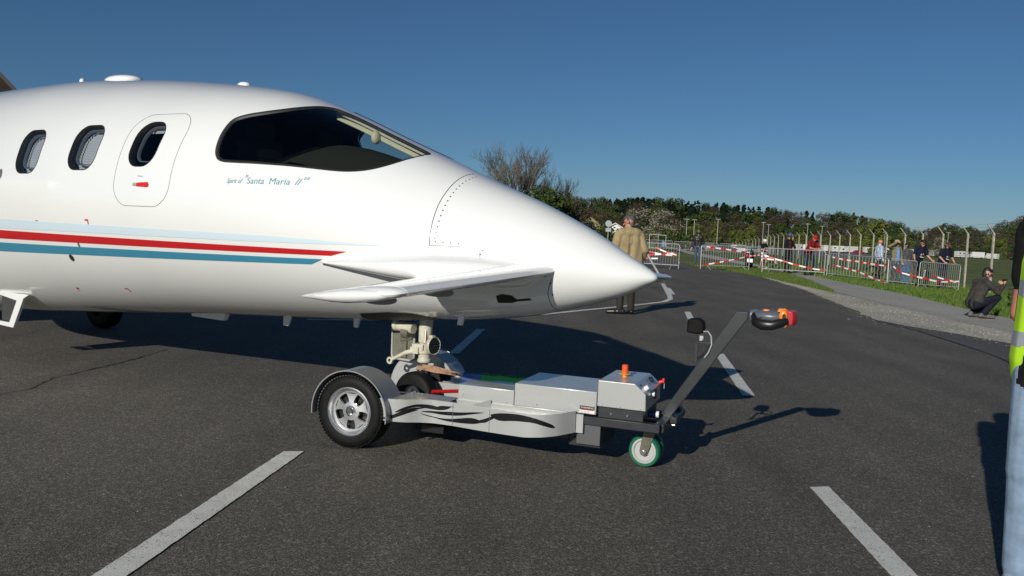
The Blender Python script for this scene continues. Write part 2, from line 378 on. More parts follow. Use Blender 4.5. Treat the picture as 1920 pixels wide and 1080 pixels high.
# gravel stones
def stones(name, n, seed, inside, size, m):
    rnd = np.random.default_rng(seed); P = inside(rnd, n); k = len(P)
    base = np.array([(1, 0, 0), (-1, 0, 0), (0, 1, 0), (0, -1, 0), (0, 0, 1)], float); tri = np.array([(0, 2, 4), (2, 1, 4), (1, 3, 4), (3, 0, 4)])
    s = rnd.uniform(size[0], size[1], (k, 1, 1)) * rnd.uniform(.6, 1.3, (k, 5, 3)); an = rnd.uniform(0, 6.28, k); c, q = np.cos(an), np.sin(an)
    B = base[None] * s; B = np.stack([B[..., 0] * c[:, None] - B[..., 1] * q[:, None], B[..., 0] * q[:, None] + B[..., 1] * c[:, None], B[..., 2] * .7], -1)
    V = (B + np.c_[P, np.full(k, .004)][:, None]).reshape(-1, 3); F = (tri[None] + 5 * np.arange(k)[:, None, None]).reshape(-1, 3)
    o = link_mesh(name, np_mesh(name, V, F, m)); setp(o, kind="stuff"); return o
def in_gravel(rnd, n):
    t = rnd.uniform(0, 1, n) ** .8; y = 33 - t * 24; xl = np.interp(y, [9, 12.8, 16.3, 22.2, 25.1, 33], [8.7, 7.8, 7.0, 8.1, 8.7, 9.7]); w = np.interp(y, [9, 16, 25, 33], [1.2, 2.1, .75, .1])
    return np.c_[xl + rnd.normal(.5, .33, n) * w, y]
stones("gravel", 5500, 3, in_gravel, (.003, .013), mat("gravel_stones", (.36, .335, .28), .9, var=.4, scale=3))
stones("grit", 500, 4, lambda r, n: np.c_[r.uniform(-4, 6, n), r.uniform(2.6, 16, n)], (.002, .006), mat("grit_stones", (.35, .33, .29), .9))

# grass blades
def blades(name, P, hrange, seed, mats, wid=.006, label=None, kind="stuff"):
    rnd = np.random.default_rng(seed); n = len(P); h = rnd.uniform(*hrange, n); a = rnd.uniform(0, 6.28, n); l = rnd.uniform(.1, .7, n) * h; w = wid * rnd.uniform(.7, 1.6, n)
    d = np.c_[np.cos(a), np.sin(a)]; q = np.c_[-d[:, 1], d[:, 0]]; b = rnd.uniform(0, 6.28, n); q = np.c_[np.cos(b), np.sin(b)]
    z = P[:, 2]; A = np.c_[P[:, :2] - q * w[:, None], z]; B = np.c_[P[:, :2] + q * w[:, None], z]
    M1 = np.c_[P[:, :2] + d * (l * .35)[:, None] + q * (w * .7)[:, None], z + h * .6]; M0 = np.c_[P[:, :2] + d * (l * .35)[:, None] - q * (w * .7)[:, None], z + h * .6]
    T = np.c_[P[:, :2] + d * l[:, None], z + h]
    V = np.stack([A, B, M1, M0, T], 1).reshape(-1, 3); o5 = 5 * np.arange(n)
    F = np.concatenate([np.c_[o5, o5 + 1, o5 + 2], np.c_[o5, o5 + 2, o5 + 3], np.c_[o5 + 3, o5 + 2, o5 + 4]]); mi = np.tile(rnd.integers(0, len(mats), n), 3)
    o = link_mesh(name, np_mesh(name, V, F, mats, False, mi)); setp(o, label, kind=kind); return o
gm = [mat("grass_a", (.075, .14, .024), .8, spec=.2), mat("grass_b", (.12, .17, .035), .8, spec=.2), mat("grass_c", (.05, .105, .018), .8, spec=.2), mat("grass_dry", (.13, .12, .05), .8, spec=.2)]
rg = np.random.default_rng(11)
n = 100000
y = 17.0 + rg.uniform(0, 1, n) ** 1.4 * 33; xe = np.interp(y, [17, 20.8, 25.3, 32.9, 41.3, 53.8], [10.5, 10.95, 11.73, 12.4, 13.5, 14.7])
wd_ = np.interp(y, [17, 25, 36, 50], [6.5, 6, 6.5, 7]); xx_ = xe + rg.uniform(0, 1, n) * wd_ + rg.normal(0, .05, n); P = np.c_[xx_, y, hgt(xx_, y)]
blades("verge_grass", P, (.05, .16), 5, gm[:3] + [gm[1]], .009)
n = 26000
y = rg.uniform(24.8, 46, n); xl = np.interp(y, [24.8, 28, 33, 38, 43, 46], [9.3, 9.45, 9.75, 9.9, 9.1, 9.6]); xr = np.interp(y, [24.8, 25.7, 31.6, 37.5, 46], [9.35, 9.6, 11.0, 12.1, 12.8])
P = np.c_[xl + (xr - xl) * rg.uniform(-.02, 1.02, n), y, np.full(n, -.012)]
blades("wedge_grass", P, (.03, .11), 6, gm, .008)
n = 170; y = 17.5 + rg.uniform(0, 1, n) * 16; xe = np.interp(y, [17, 25.3, 33], [10.6, 11.8, 12.5])
stones("dandelion_heads", n, 9, lambda r, k: np.c_[xe + rg.uniform(0, 3.5, k), y], (.009, .018), mat("dandelion_yellow", (.45, .38, .03), .8)).location.z = .10

# ---------------------------------------------------------------- the aircraft
TH = R(32.8); NOSE = (.857, 5.053)
hx, hy = math.cos(TH), -math.sin(TH); lx, ly = math.sin(TH), math.cos(TH)
S0 = 1.75
ac = empty("aircraft", (NOSE[0] - S0 * hx, NOSE[1] - S0 * hy, 0), -TH, "white twin turboprop aircraft with red and blue stripes and its nose wheel on a tug", "aircraft")
def A(s, b, z): return (S0 - s, b, z)
KS = np.array([0, .057, .19, .475, .855, 1.235, 1.615, 1.995, 2.47, 3.04, 3.8, 4.75, 5.89, 7.22, 9.0, 11.0, 12.8, 13.7])
KT = [1.168, 1.2215, 1.2918, 1.4464, 1.6093, 1.7463, 1.8932, 2.0357, 2.2187, 2.3986, 2.5023, 2.5837, 2.6302, 2.61, 2.50, 2.34, 2.2, 2.12]
KB = [1.168, 1.1225, 1.055, .9622, .865, .8047, .7675, .7293, .6921, .6539, .605, .5315, .4424, .37, .60, 1.35, 1.85, 2.08]
KW = [0, .0665, .1378, .2565, .3895, .5083, .6175, .7125, .8075, .893, .95, .9595, .9215, .845, .66, .40, .16, .02]
def sect(s):
    q = np.sqrt(np.maximum(s, 0)); k = np.sqrt(KS); zt = pchip(k, KT, q); zb = pchip(k, KB, q); w = pchip(k, KW, q); return zt, zb, w, zb + (zt - zb) * .47
def skin(s, a, off=0.0, side=-1):
    s = np.asarray(s, float); a = np.asarray(a, float)
    def P(s, a):
        zt, zb, w, zm = sect(s); sa = np.sin(a); return np.stack([S0 - s, side * w * np.cos(a), zm + np.where(sa > 0, (zt - zm), (zm - zb)) * sa], -1)
    p = P(s, a); e = 1e-3
    ds = P(s + e, a) - P(np.maximum(s - e, 0), a)
    zt, zb, w, zm = sect(s); sa = np.sin(a); vr = np.where(sa > 0, zt - zm, zm - zb)
    da = np.stack([0 * s, side * -w * sa, vr * np.cos(a)], -1)
    n = np.cross(ds, da) * side; ln = np.linalg.norm(n, axis=-1, keepdims=True)
    n = np.where(ln > 1e-9, n / np.maximum(ln, 1e-9), np.array([1., 0, 0]))
    return p + n * off, n
VS = .9        # v = angle * VS
def sv(s, deg): return (s, R(deg) * VS)
def ang_at(s, z):
    zt, zb, w, zm = [float(q) for q in sect(np.array([s]))]; r = (z - zm) / ((zt - zm) if z > zm else (zm - zb)); return math.asin(max(-1, min(1, r))) * VS
def patch(name, outline, parent, m, off=.0015, step=.05, holes=(), side=-1, thick=0.0, flip=False):
    outline = resample(outline, step * .6) if step else outline
    hs = [resample(h, step * .6) for h in holes]
    o = np.array([(p[0], p[1]) for p in outline]); x0, y0 = o.min(0); x1, y1 = o.max(0)
    gx, gy = np.meshgrid(np.arange(x0 + step / 2, x1, step), np.arange(y0 + step / 2, y1, step)); g = np.c_[gx.ravel(), gy.ravel()]
    if len(g):
        g = g[inpoly(g[:, 0], g[:, 1], o)]
    pts = [tuple(p) for p in g]
    V, F = cdt(pts, [outline] + hs); c = V[F].mean(1); keep = inpoly(c[:, 0], c[:, 1], o)
    for h in hs: keep &= ~inpoly(c[:, 0], c[:, 1], np.array([(p[0], p[1]) for p in h]))
    F = F[keep]; P3, N = skin(V[:, 0], V[:, 1] / VS, off, side)
    fn = np.cross(P3[F[:, 1]] - P3[F[:, 0]], P3[F[:, 2]] - P3[F[:, 0]]); s_ = (fn * N[F[:, 0]]).sum(1)
    F = F.copy(); F[s_ < 0] = F[s_ < 0][:, ::-1]
    if flip: F = F[:, ::-1]; N = -N
    me = np_mesh(name, P3, F, m, True)
    me.normals_split_custom_set_from_vertices([tuple(x) for x in N])
    return link_mesh(name, me, parent)
def ribbon_sv(name, pts, w, parent, m, off=.001, side=-1, closed=False):
    P = [Vector(p) for p in resample(pts, .04, closed)]; N = len(P); a = []; b = []
    for i, p in enumerate(P):
        q0 = P[(i - 1) % N] if (closed or i) else p; q1 = P[(i + 1) % N] if (closed or i < N - 1) else p
        t = (q1 - q0).normalized(); n = Vector((-t.y, t.x)) * w / 2; a.append(p + n); b.append(p - n)
    V = np.array([(p.x, p.y) for p in a + b]); P3, NN = skin(V[:, 0], V[:, 1] / VS, off, side)
    F = [(i, N + i, N + (i + 1) % N, (i + 1) % N) for i in range(N if closed else N - 1)]
    me = np_mesh(name, P3, F, m, True); me.normals_split_custom_set_from_vertices([tuple(x) for x in NN]); return link_mesh(name, me, parent)

ck = [sv(*q) for q in [(3.01, 24.0), (3.032, 27.8), (3.048, 33.4), (3.051, 39.3), (3.039, 44.4), (2.972, 48.3), (2.845, 54.3), (2.739, 61.7), (2.663, 71.1), (2.615, 80), (2.55, 85.0), (2.3, 85.6), (2.0, 85.2), (1.78, 84.2), (1.66, 83.0), (1.660, 76), (1.672, 67.3), (1.732, 53.2), (1.825, 43.1), (1.947, 36.9), (2.089, 33.3), (2.318, 29.3), (2.56, 25.7), (2.815, 22.1), (2.955, 21.0)]]
ck = [(p.x, p.y) for p in smooth_poly(ck, 2)]
def cabin(s0, s1, z0, z1, r=.125):
    out = []
    for s, z in rrect(s0, s1, z0, z1, r): out.append((s, ang_at(s, z)))
    return out
wins = [cabin(5.112, 5.49, 1.70, 2.076), cabin(4.30, 4.676, 1.728, 2.094), cabin(3.588, 3.90, 1.755, 2.103)]
holes = [ck] + wins
# white skin, both sides, with real openings
def body_side(side):
    us = np.concatenate([(np.linspace(0, 1, 22) ** 2 * .5)[:-1], np.arange(.5, 7.3, .06), np.arange(7.3, 13.71, .2), [13.7]])
    va = np.linspace(-math.pi / 2, math.pi / 2, 61) * VS; us[0] = 1e-5
    gx, gy = np.meshgrid(us, va); g = np.c_[gx.ravel(), gy.ravel()]
    hs = [resample(h, .03) for h in holes]
    for h in hs:
        ha = np.array([(p.x, p.y) for p in h]); g = g[~inpoly(g[:, 0], g[:, 1], ha)]
        d = np.sqrt(((g[:, None] - ha[None]) ** 2).sum(-1)).min(1) if len(ha) < 400 else None
        g = g[d > .012]
    V, F = cdt([tuple(p) for p in g], hs); c = V[F].mean(1); keep = np.ones(len(F), bool)
    for h in hs: keep &= ~inpoly(c[:, 0], c[:, 1], np.array([(p.x, p.y) for p in h]))
    F = F[keep]; P3, N = skin(V[:, 0], V[:, 1] / VS, 0, side)
    fn = np.cross(P3[F[:, 1]] - P3[F[:, 0]], P3[F[:, 2]] - P3[F[:, 0]]); s_ = (fn * N[F[:, 0]]).sum(1); F = F.copy(); F[s_ < 0] = F[s_ < 0][:, ::-1]
    # inner lining
    inn = V[:, 0] > .9
    Vi, Ni = skin(V[:, 0], V[:, 1] / VS, -.045, side)
    Fi = F[(V[F][:, :, 0].min(1) > 1.3) & (V[F][:, :, 0].max(1) < 7.5)][:, ::-1]
    return P3, N, F, Vi, Fi
Ps, Ns, Fs, Vi, Fi = [], [], [], [], []; o1 = o2 = 0
for sd in (-1, 1):
    a_, b_, c_, d_, e_ = body_side(sd); Ps.append(a_); Ns.append(b_); Fs.append(c_ + o1); Vi.append(d_); Fi.append(e_ + o2); o1 += len(a_); o2 += len(d_)
me = np_mesh("fuselage_skin", np.concatenate(Ps), np.concatenate(Fs), white, True)
me.normals_split_custom_set_from_vertices([tuple(x) for x in np.concatenate(Ns)])
link_mesh("fuselage_skin", me, ac)
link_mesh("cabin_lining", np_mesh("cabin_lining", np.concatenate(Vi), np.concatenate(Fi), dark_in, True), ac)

def win_frame(poly, name, side, m, inset=.022, depth=.05, parent=None):
    P = resample(poly, .025); N = len(P); rings = [(P, .002), (offset_poly(P, inset * .5), .003), (offset_poly(P, inset), -.004), (offset_poly(P, inset * 1.25), -depth)]
    V = []; 
    for q, off in rings:
        a = np.array([(p.x, p.y) for p in q]); p3, n3 = skin(a[:, 0], a[:, 1] / VS, off, side); V += [tuple(x) for x in p3]
    F = [(k * N + i, k * N + (i + 1) % N, (k + 1) * N + (i + 1) % N, (k + 1) * N + i) for k in range(3) for i in range(N)]
    mb = MB(); mb.add(V, F); return mb.build(name, m, parent, ang=50)
for sd in (-1, 1):
    wf = win_frame(ck, "cockpit_window", sd, rubber, .022, .010, ac)
    patch("pane", offset_poly(resample(ck, .03), .030), wf, cglass, -.008, .06, side=sd)
    for i, w in enumerate(wins):
        f = win_frame(w, "cabin_window", sd, rubber, .008, .06, ac)
        patch("pane", offset_poly(resample(w, .03), .012), f, wglass, -.012, .06, side=sd)
        rg_ = win_frame([tuple(q) for q in offset_poly(resample(w, .03), .035)], "inner_ring", sd, mat("inner_ring_grey", (.16, .17, .19), .4), .01, .02, f)
        rg_.location = (0, -.045 * sd, 0)
        if i < 2:
            # pleated blind pulled down behind the pane
            s0 = min(p[0] for p in w) - .02; s1 = max(p[0] for p in w) + .02; v0 = min(p[1] for p in w) - .03; v1 = max(p[1] for p in w) + .03
            nr = 40; mb = MB(); V = []
            for k in range(nr + 1):
                v = v0 + (v1 - v0) * k / nr; off = -.085 - (.008 if k % 2 else 0)
                p3, _ = skin(np.array([s0, (s0 + s1) / 2, s1]), np.full(3, v / VS), off, sd); V += [tuple(x) for x in p3]
            mb.add(V, [(k * 3 + j, k * 3 + j + 1, k * 3 + j + 4, k * 3 + j + 3) for k in range(nr) for j in (0, 1)]); mb.build("blind", blind_m, f, smooth=False)
        elif sd < 0:
            p0, _ = skin(np.array([3.60, 3.86]), np.full(2, ang_at(3.75, 2.07) / VS), -.07, sd)
            mb = MB(); mb.box(tuple(p0.mean(0)), (.26, .01, .02)); mb.build("blind", blind_m, f, smooth=False)
# cockpit inside
mb = MB(); ss = np.linspace(1.72, 2.56, 10); 
for k in range(10):
    pass
V = []; nb = 13
for s in ss:
    zt, zb, w, zm = [float(q) for q in sect(np.array([s]))]; top = np.interp(s, [1.72, 1.9, 2.1, 2.35, 2.5, 2.56], [1.76, 1.83, 1.90, 1.965, 1.985, 1.95])
    for j in range(nb):
        t = -1 + 2 * j / (nb - 1); zz = top - .17 * abs(t) ** 2.6; bw = (w * math.sqrt(max(0, 1 - ((zz - zm) / (zt - zm)) ** 2)) - .075) * t; V.append(A(s, bw, zz))
mb.add(V, [(i * nb + j, i * nb + j + 1, (i + 1) * nb + j + 1, (i + 1) * nb + j) for i in range(9) for j in range(nb - 1)])
mb.add([A(2.56, -.72, 1.3), A(2.56, .72, 1.3), A(2.56, .72, 1.80), A(2.56, .3, 1.95), A(2.56, -.3, 1.95), A(2.56, -.72, 1.80)], [(0, 1, 2, 3, 4, 5)])
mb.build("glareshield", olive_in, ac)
mb = MB(); q = [1.68, 1.85, 2.0, 2.2, 2.4, 2.62]; V = []
for s in q:
    zt = float(sect(np.array([s]))[0]); V += [A(s, -.045, zt - .018), A(s, .045, zt - .018), A(s, .04, zt - .095), A(s, -.04, zt - .095)]
mb.add(V, [(i * 4 + j, i * 4 + (j + 1) % 4, i * 4 + 4 + (j + 1) % 4, i * 4 + 4 + j) for i in range(5) for j in range(4)] + [(0, 1, 2, 3), (20, 21, 22, 23)])
mb.build("windshield_post", cream_in, ac, bevel=.006)
mb = MB(); mb.ell(A(2.20, -.06, 2.035), (.032, .04, .050), 16, 10); mb.cyl(A(2.20, -.05, 2.05), A(2.20, -.02, 2.08), .010, n=8); mb.build("sun_visor", cream_in, ac)
mb = MB()
V = []
for s in np.linspace(1.8, 2.9, 9):
    p3, _ = skin(np.array([s, s]), np.array([R(np.interp(s, [1.8, 2.1, 2.9], [42, 31, 20])), R(np.interp(s, [1.8, 2.1, 2.9], [49, 37, 26]))]), -.075, 1); V += [tuple(x) for x in p3]
mb.add(V, [(2 * i, 2 * i + 1, 2 * i + 3, 2 * i + 2) for i in range(8)]); mb.build("sill_trim", cream_in, ac)
for b in (-.36, .36):
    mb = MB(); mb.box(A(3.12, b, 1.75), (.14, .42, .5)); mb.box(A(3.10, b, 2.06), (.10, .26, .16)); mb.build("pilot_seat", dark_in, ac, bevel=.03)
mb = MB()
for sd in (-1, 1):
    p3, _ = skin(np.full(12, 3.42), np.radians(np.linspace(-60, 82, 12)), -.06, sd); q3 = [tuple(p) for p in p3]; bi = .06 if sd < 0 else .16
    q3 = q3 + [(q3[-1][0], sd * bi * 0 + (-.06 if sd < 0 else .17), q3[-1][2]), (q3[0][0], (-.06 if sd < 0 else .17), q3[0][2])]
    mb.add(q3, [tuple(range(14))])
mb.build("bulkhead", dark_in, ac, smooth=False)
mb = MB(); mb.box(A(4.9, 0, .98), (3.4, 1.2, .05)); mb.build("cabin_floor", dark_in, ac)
# wiper rail at the foot of the side window and small fittings along its top
ribbon_sv("window_rail", [sv(2.88, 26.2), sv(2.6, 29.0), sv(2.5, 30.3)], .006, ac, steel, -.02)

# livery
def band(name, s0, s1, top, bot, m, off, tip=0.0):
    ss = np.linspace(s0, s1, 40); up = [(s, ang_at(s, top(s))) for s in ss]; lo = [(s, ang_at(s, bot(s))) for s in ss[::-1]]
    if tip: lo[-1] = (s0 + tip, lo[-1][1])
    V, F = [], []
    N = len(ss); lo = lo[::-1]
    if tip: lo = [(s0 + tip + (s1 - s0 - tip) * i / (N - 1), 0) for i in range(N)]; lo = [(s, ang_at(s, bot(s))) for s, _ in lo]
    G = np.array([(u[0] + (l[0] - u[0]) * t, u[1] + (l[1] - u[1]) * t) for t in (0, .33, .66, 1) for u, l in zip(up, lo)])
    for sd in (-1, 1):
        P3, NN = skin(G[:, 0], G[:, 1] / VS, off, sd); F = [(k * N + i, k * N + i + 1, (k + 1) * N + i + 1, (k + 1) * N + i) for k in range(3) for i in range(N - 1)]
        if sd > 0: F = [f[::-1] for f in F]
        me = np_mesh(name, P3, F, m, True); me.normals_split_custom_set_from_vertices([tuple(x) for x in NN]); link_mesh(name, me, ac)
L_ = lambda x, xs, ys: float(np.interp(x, xs, ys))
band("red_stripe", 1.865, 10.5, lambda s: L_(s, [1.86, 5.755, 10.5], [1.229, 1.216, 1.25]), lambda s: L_(s, [1.98, 5.8, 10.5], [1.196, 1.142, 1.15]), red_p, .003, .12)
band("blue_stripe", 2.055, 10.5, lambda s: L_(s, [2.05, 5.82, 10.5], [1.170, 1.107, 1.1]), lambda s: L_(s, [2.15, 5.9, 10.5], [1.131, 1.026, 1.0]), blue_p, .003, .10)
band("pale_stripe", 1.55, 10.5, lambda s: L_(s, [1.55, 2.48, 5.715, 10.5], [1.279, 1.305, 1.315, 1.35]), lambda s: L_(s, [1.6, 2.48, 5.8, 10.5], [1.277, 1.262, 1.235, 1.26]), pale_p, .0028, .05)

def text_mesh(txt, shear=0.0):
    cu = bpy.data.curves.new("t", 'FONT'); cu.body = txt; cu.size = 1.0; cu.shear = shear; cu.offset = 0.0; cu.resolution_u = 3
    o = bpy.data.objects.new("t", cu); COL.objects.link(o); dg = bpy.context.evaluated_depsgraph_get(); me = bpy.data.meshes.new_from_object(o.evaluated_get(dg))
    V = np.array([v.co[:] for v in me.vertices]); F = [tuple(p.vertices) for p in me.polygons]
    bpy.data.objects.remove(o); bpy.data.curves.remove(cu); bpy.data.meshes.remove(me); return V, F
def skin_text(txt, s0, s1, z0, h, shear=0.0, bold=0.0, m=ink):
    V, F = text_mesh(txt, shear); x0, x1 = V[:, 0].min(), V[:, 0].max()
    s = s0 + (V[:, 0] - x0) / (x1 - x0) * (s1 - s0); z = z0 + V[:, 1] * h / .7
    a = np.array([ang_at(a_, b_) / VS for a_, b_ in zip(s, z)]); P3, N = skin(s, a, .0015, -1)
    mb = MB(); mb.add([tuple(p) for p in P3], F); mb.build("lettering", m, ac, smooth=False)
# serifed capitals and letters built from the plain font plus slim serifs
def px_s(x): return float(np.interp(x, [424, 462, 577], [2.842, 2.680, 2.204]))
skin_text("Spirit of", px_s(425), px_s(456), 1.650, .032, .35)
skin_text('"', px_s(459), px_s(464), 1.652, .055, .3)
skin_text("Santa", px_s(464), px_s(497), 1.648, .044)
skin_text("Maria", px_s(507), px_s(545), 1.648, .044)
skin_text("II", px_s(554), px_s(565), 1.647, .046, .4)
skin_text('°"', px_s(567), px_s(577), 1.652, .048, .3)
skin_text("PULL", 3.72, 3.665, 1.682, .008, m=rivet_m)

# emergency exit outline, handle, panel seams, fasteners
dr = [(s, ang_at(s, z)) for s, z in rrect(3.372, 4.0, 1.466, 2.165, .17, 8)]
ribbon_sv("door_seam", dr, .003, ac, mat("door_gap", (.48, .48, .47), .5), .0009, closed=True)
patch("exit_handle", [(3.595, ang_at(3.6, 1.605)), (3.72, ang_at(3.7, 1.61)), (3.72, ang_at(3.7, 1.637)), (3.60, ang_at(3.6, 1.643)), (3.585, ang_at(3.6, 1.625))], ac, mat("exit_red", (.6, .02, .02), .3), .004, .05)
patch("handle_latch", [(3.722, ang_at(3.7, 1.612)), (3.765, ang_at(3.75, 1.613)), (3.765, ang_at(3.75, 1.635)), (3.722, ang_at(3.7, 1.636))], ac, steel, .004, .05)
sm = [sv(1.322, 84), sv(1.322, 71), sv(1.316, 49), sv(1.316, 34), sv(1.31, 12), sv(1.306, 4.6)]
ribbon_sv("nose_seam", sm, .004, ac, seamg, .0009)
ribbon_sv("nose_seam", [sv(1.306, 4.6), sv(1.25, 5.6), sv(.99, 9.8)], .004, ac, seamg, .0009)
ribbon_sv("nose_seam", [sv(.99, 9.8), sv(.985, 2)], .003, ac, seamg, .0009)
ribbon_sv("nose_seam", [sv(.62, -88), sv(.62, -60), sv(.60, -35), sv(.56, -14)], .003, ac, seamg, .0009)
def fasteners(name, pts, r, m, side=-1):
    mb = MB(); a = np.array(pts); P3, N = skin(a[:, 0], a[:, 1] / VS, .001, side)
    for p, n_ in zip(P3, N): 
        p = Vector(p); n_ = Vector(n_); mb.cyl(p - n_ * .002, p + n_ * .0006, r, n=8)
    mb.build(name, m, ac, smooth=False)["kind"] = "stuff"
f1 = [sv(1.275, d) for d in np.linspace(79, 10, 17)] + [sv(s, 7.6 + (1.3 - s) * 14) for s in np.linspace(1.27, 1.03, 6)] + [sv(.972, 8), sv(.985, 4.4)]
fasteners("fasteners", f1, .0052, rivet_m)
fasteners("fasteners", [sv(s, -13 - (s - .6) * 8) for s in np.linspace(.66, 1.0, 8)] + [sv(.57, -20), sv(.575, -38)], .006, rivet_m)
# red corner jacking marks, static port, vents
for s0, z0, fl in ((5.106, 1.318, 1), (4.333, 1.351, -1), (5.027, .76, 1), (4.274, .81, -1)):
    v = ang_at(s0, z0); patch("corner_mark", [(s0, v), (s0 - .045 * fl, v), (s0 - .045 * fl, v - .012), (s0 - .012 * fl, v - .012), (s0 - .012 * fl, v - .045), (s0, v - .045)], ac, red_p, .0015, .05)
def disc_sv(name, s, z, rs, rv, m, off=.002):
    v = ang_at(s, z); patch(name, [(s + rs * math.cos(t), v + rv * math.sin(t)) for t in np.linspace(0, 2 * math.pi, 15)[:-1]], ac, m, off, .05)
disc_sv("static_port", 4.736, 1.03, .030, .030, mat("static_port_metal", (.06, .06, .06), .4, .6)); disc_sv("vent", 4.55, 1.145, .012, .05, mat("vent_brown", (.15, .10, .08), .5))
disc_sv("emblem", 5.72, 1.70, .03, .035, mat("emblem_grey", (.12, .11, .10), .5))
# belly intake
patch("air_intake", [(s, R(a_) * VS) for s, a_ in [(.93, -45), (.84, -46), (.80, -44), (.71, -44), (.72, -40.5), (.80, -41), (.82, -35.5), (.88, -33.5), (.92, -36)]], ac, mat("intake_dark", (.008, .006, .005), .6), .002, .04)
patch("wheel_bay", [(s, R(a_) * VS) for s, a_ in [(1.50, -72), (1.62, -62), (1.80, -60), (2.05, -63), (2.12, -72), (2.12, -89.5), (1.5, -89.5)]], ac, mat("bay_dark", (.03, .03, .028), .6, var=.5, scale=14), .002, .05)

# antennas
def ellipsoid_part(name, s, b, z, r, m=white): mb = MB(); mb.ell(A(s, b, z), r, 20, 12); return mb.build(name, m, ac)
zt_ = lambda s: float(sect(np.array([s]))[0]); zb_ = lambda s: float(sect(np.array([s]))[1])
ellipsoid_part("satcom_dome", 5.37, 0, zt_(5.37) + .005, (.235, .13, .052))
ellipsoid_part("gps_antenna", 3.71, 0, zt_(3.71) + .002, (.065, .045, .028))
ellipsoid_part("beacon", 6.05, 0, zt_(6.05) + .025, (.025, .025, .03))
def blade(s0, s1, s0b, s1b, z0, z1, t=.016, b=0):
    mb = MB(); mb.prism([(s0, z0), (s1, z0), (s1b, z1), (s0b, z1)], lambda s, z: A(s, b - t / 2, z), lambda s, z: A(s, b + t / 2, z)); return mb.build("blade_antenna", white, ac, bevel=.004)
blade(3.07, 3.17, 3.11, 3.17, zb_(3.14) + .03, .575)
blade(2.34, 2.42, 2.37, 2.41, zb_(2.38) + .03, .635)
blade(3.84, 4.33, 3.88, 4.29, zb_(4.08) + .03, .545, .05)
blade(1.255, 1.30, 1.27, 1.31, .86, .775, .02, -.19)
# pale door frame below the rear belly
mb = MB(); fr = [(5.93, .62), (6.02, .58), (6.20, .29), (6.48, .295), (6.48, .335), (6.27, .335), (6.14, .55), (6.48, .585), (6.48, .61)]
mb.prism(fr, lambda s, z: A(s, -.56, z), lambda s, z: A(s, -.53, z)); mb.build("belly_door_frame", white, ac, bevel=.004)
mb = MB(); mb.prism([(6.26, .34), (6.47, .34), (6.47, .58), (6.14, .55)], lambda s, z: A(s, -.525, z), lambda s, z: A(s, -.515, z)); mb.build("belly_door_panel", mat("door_dark", (.05, .05, .05), .5), ac)

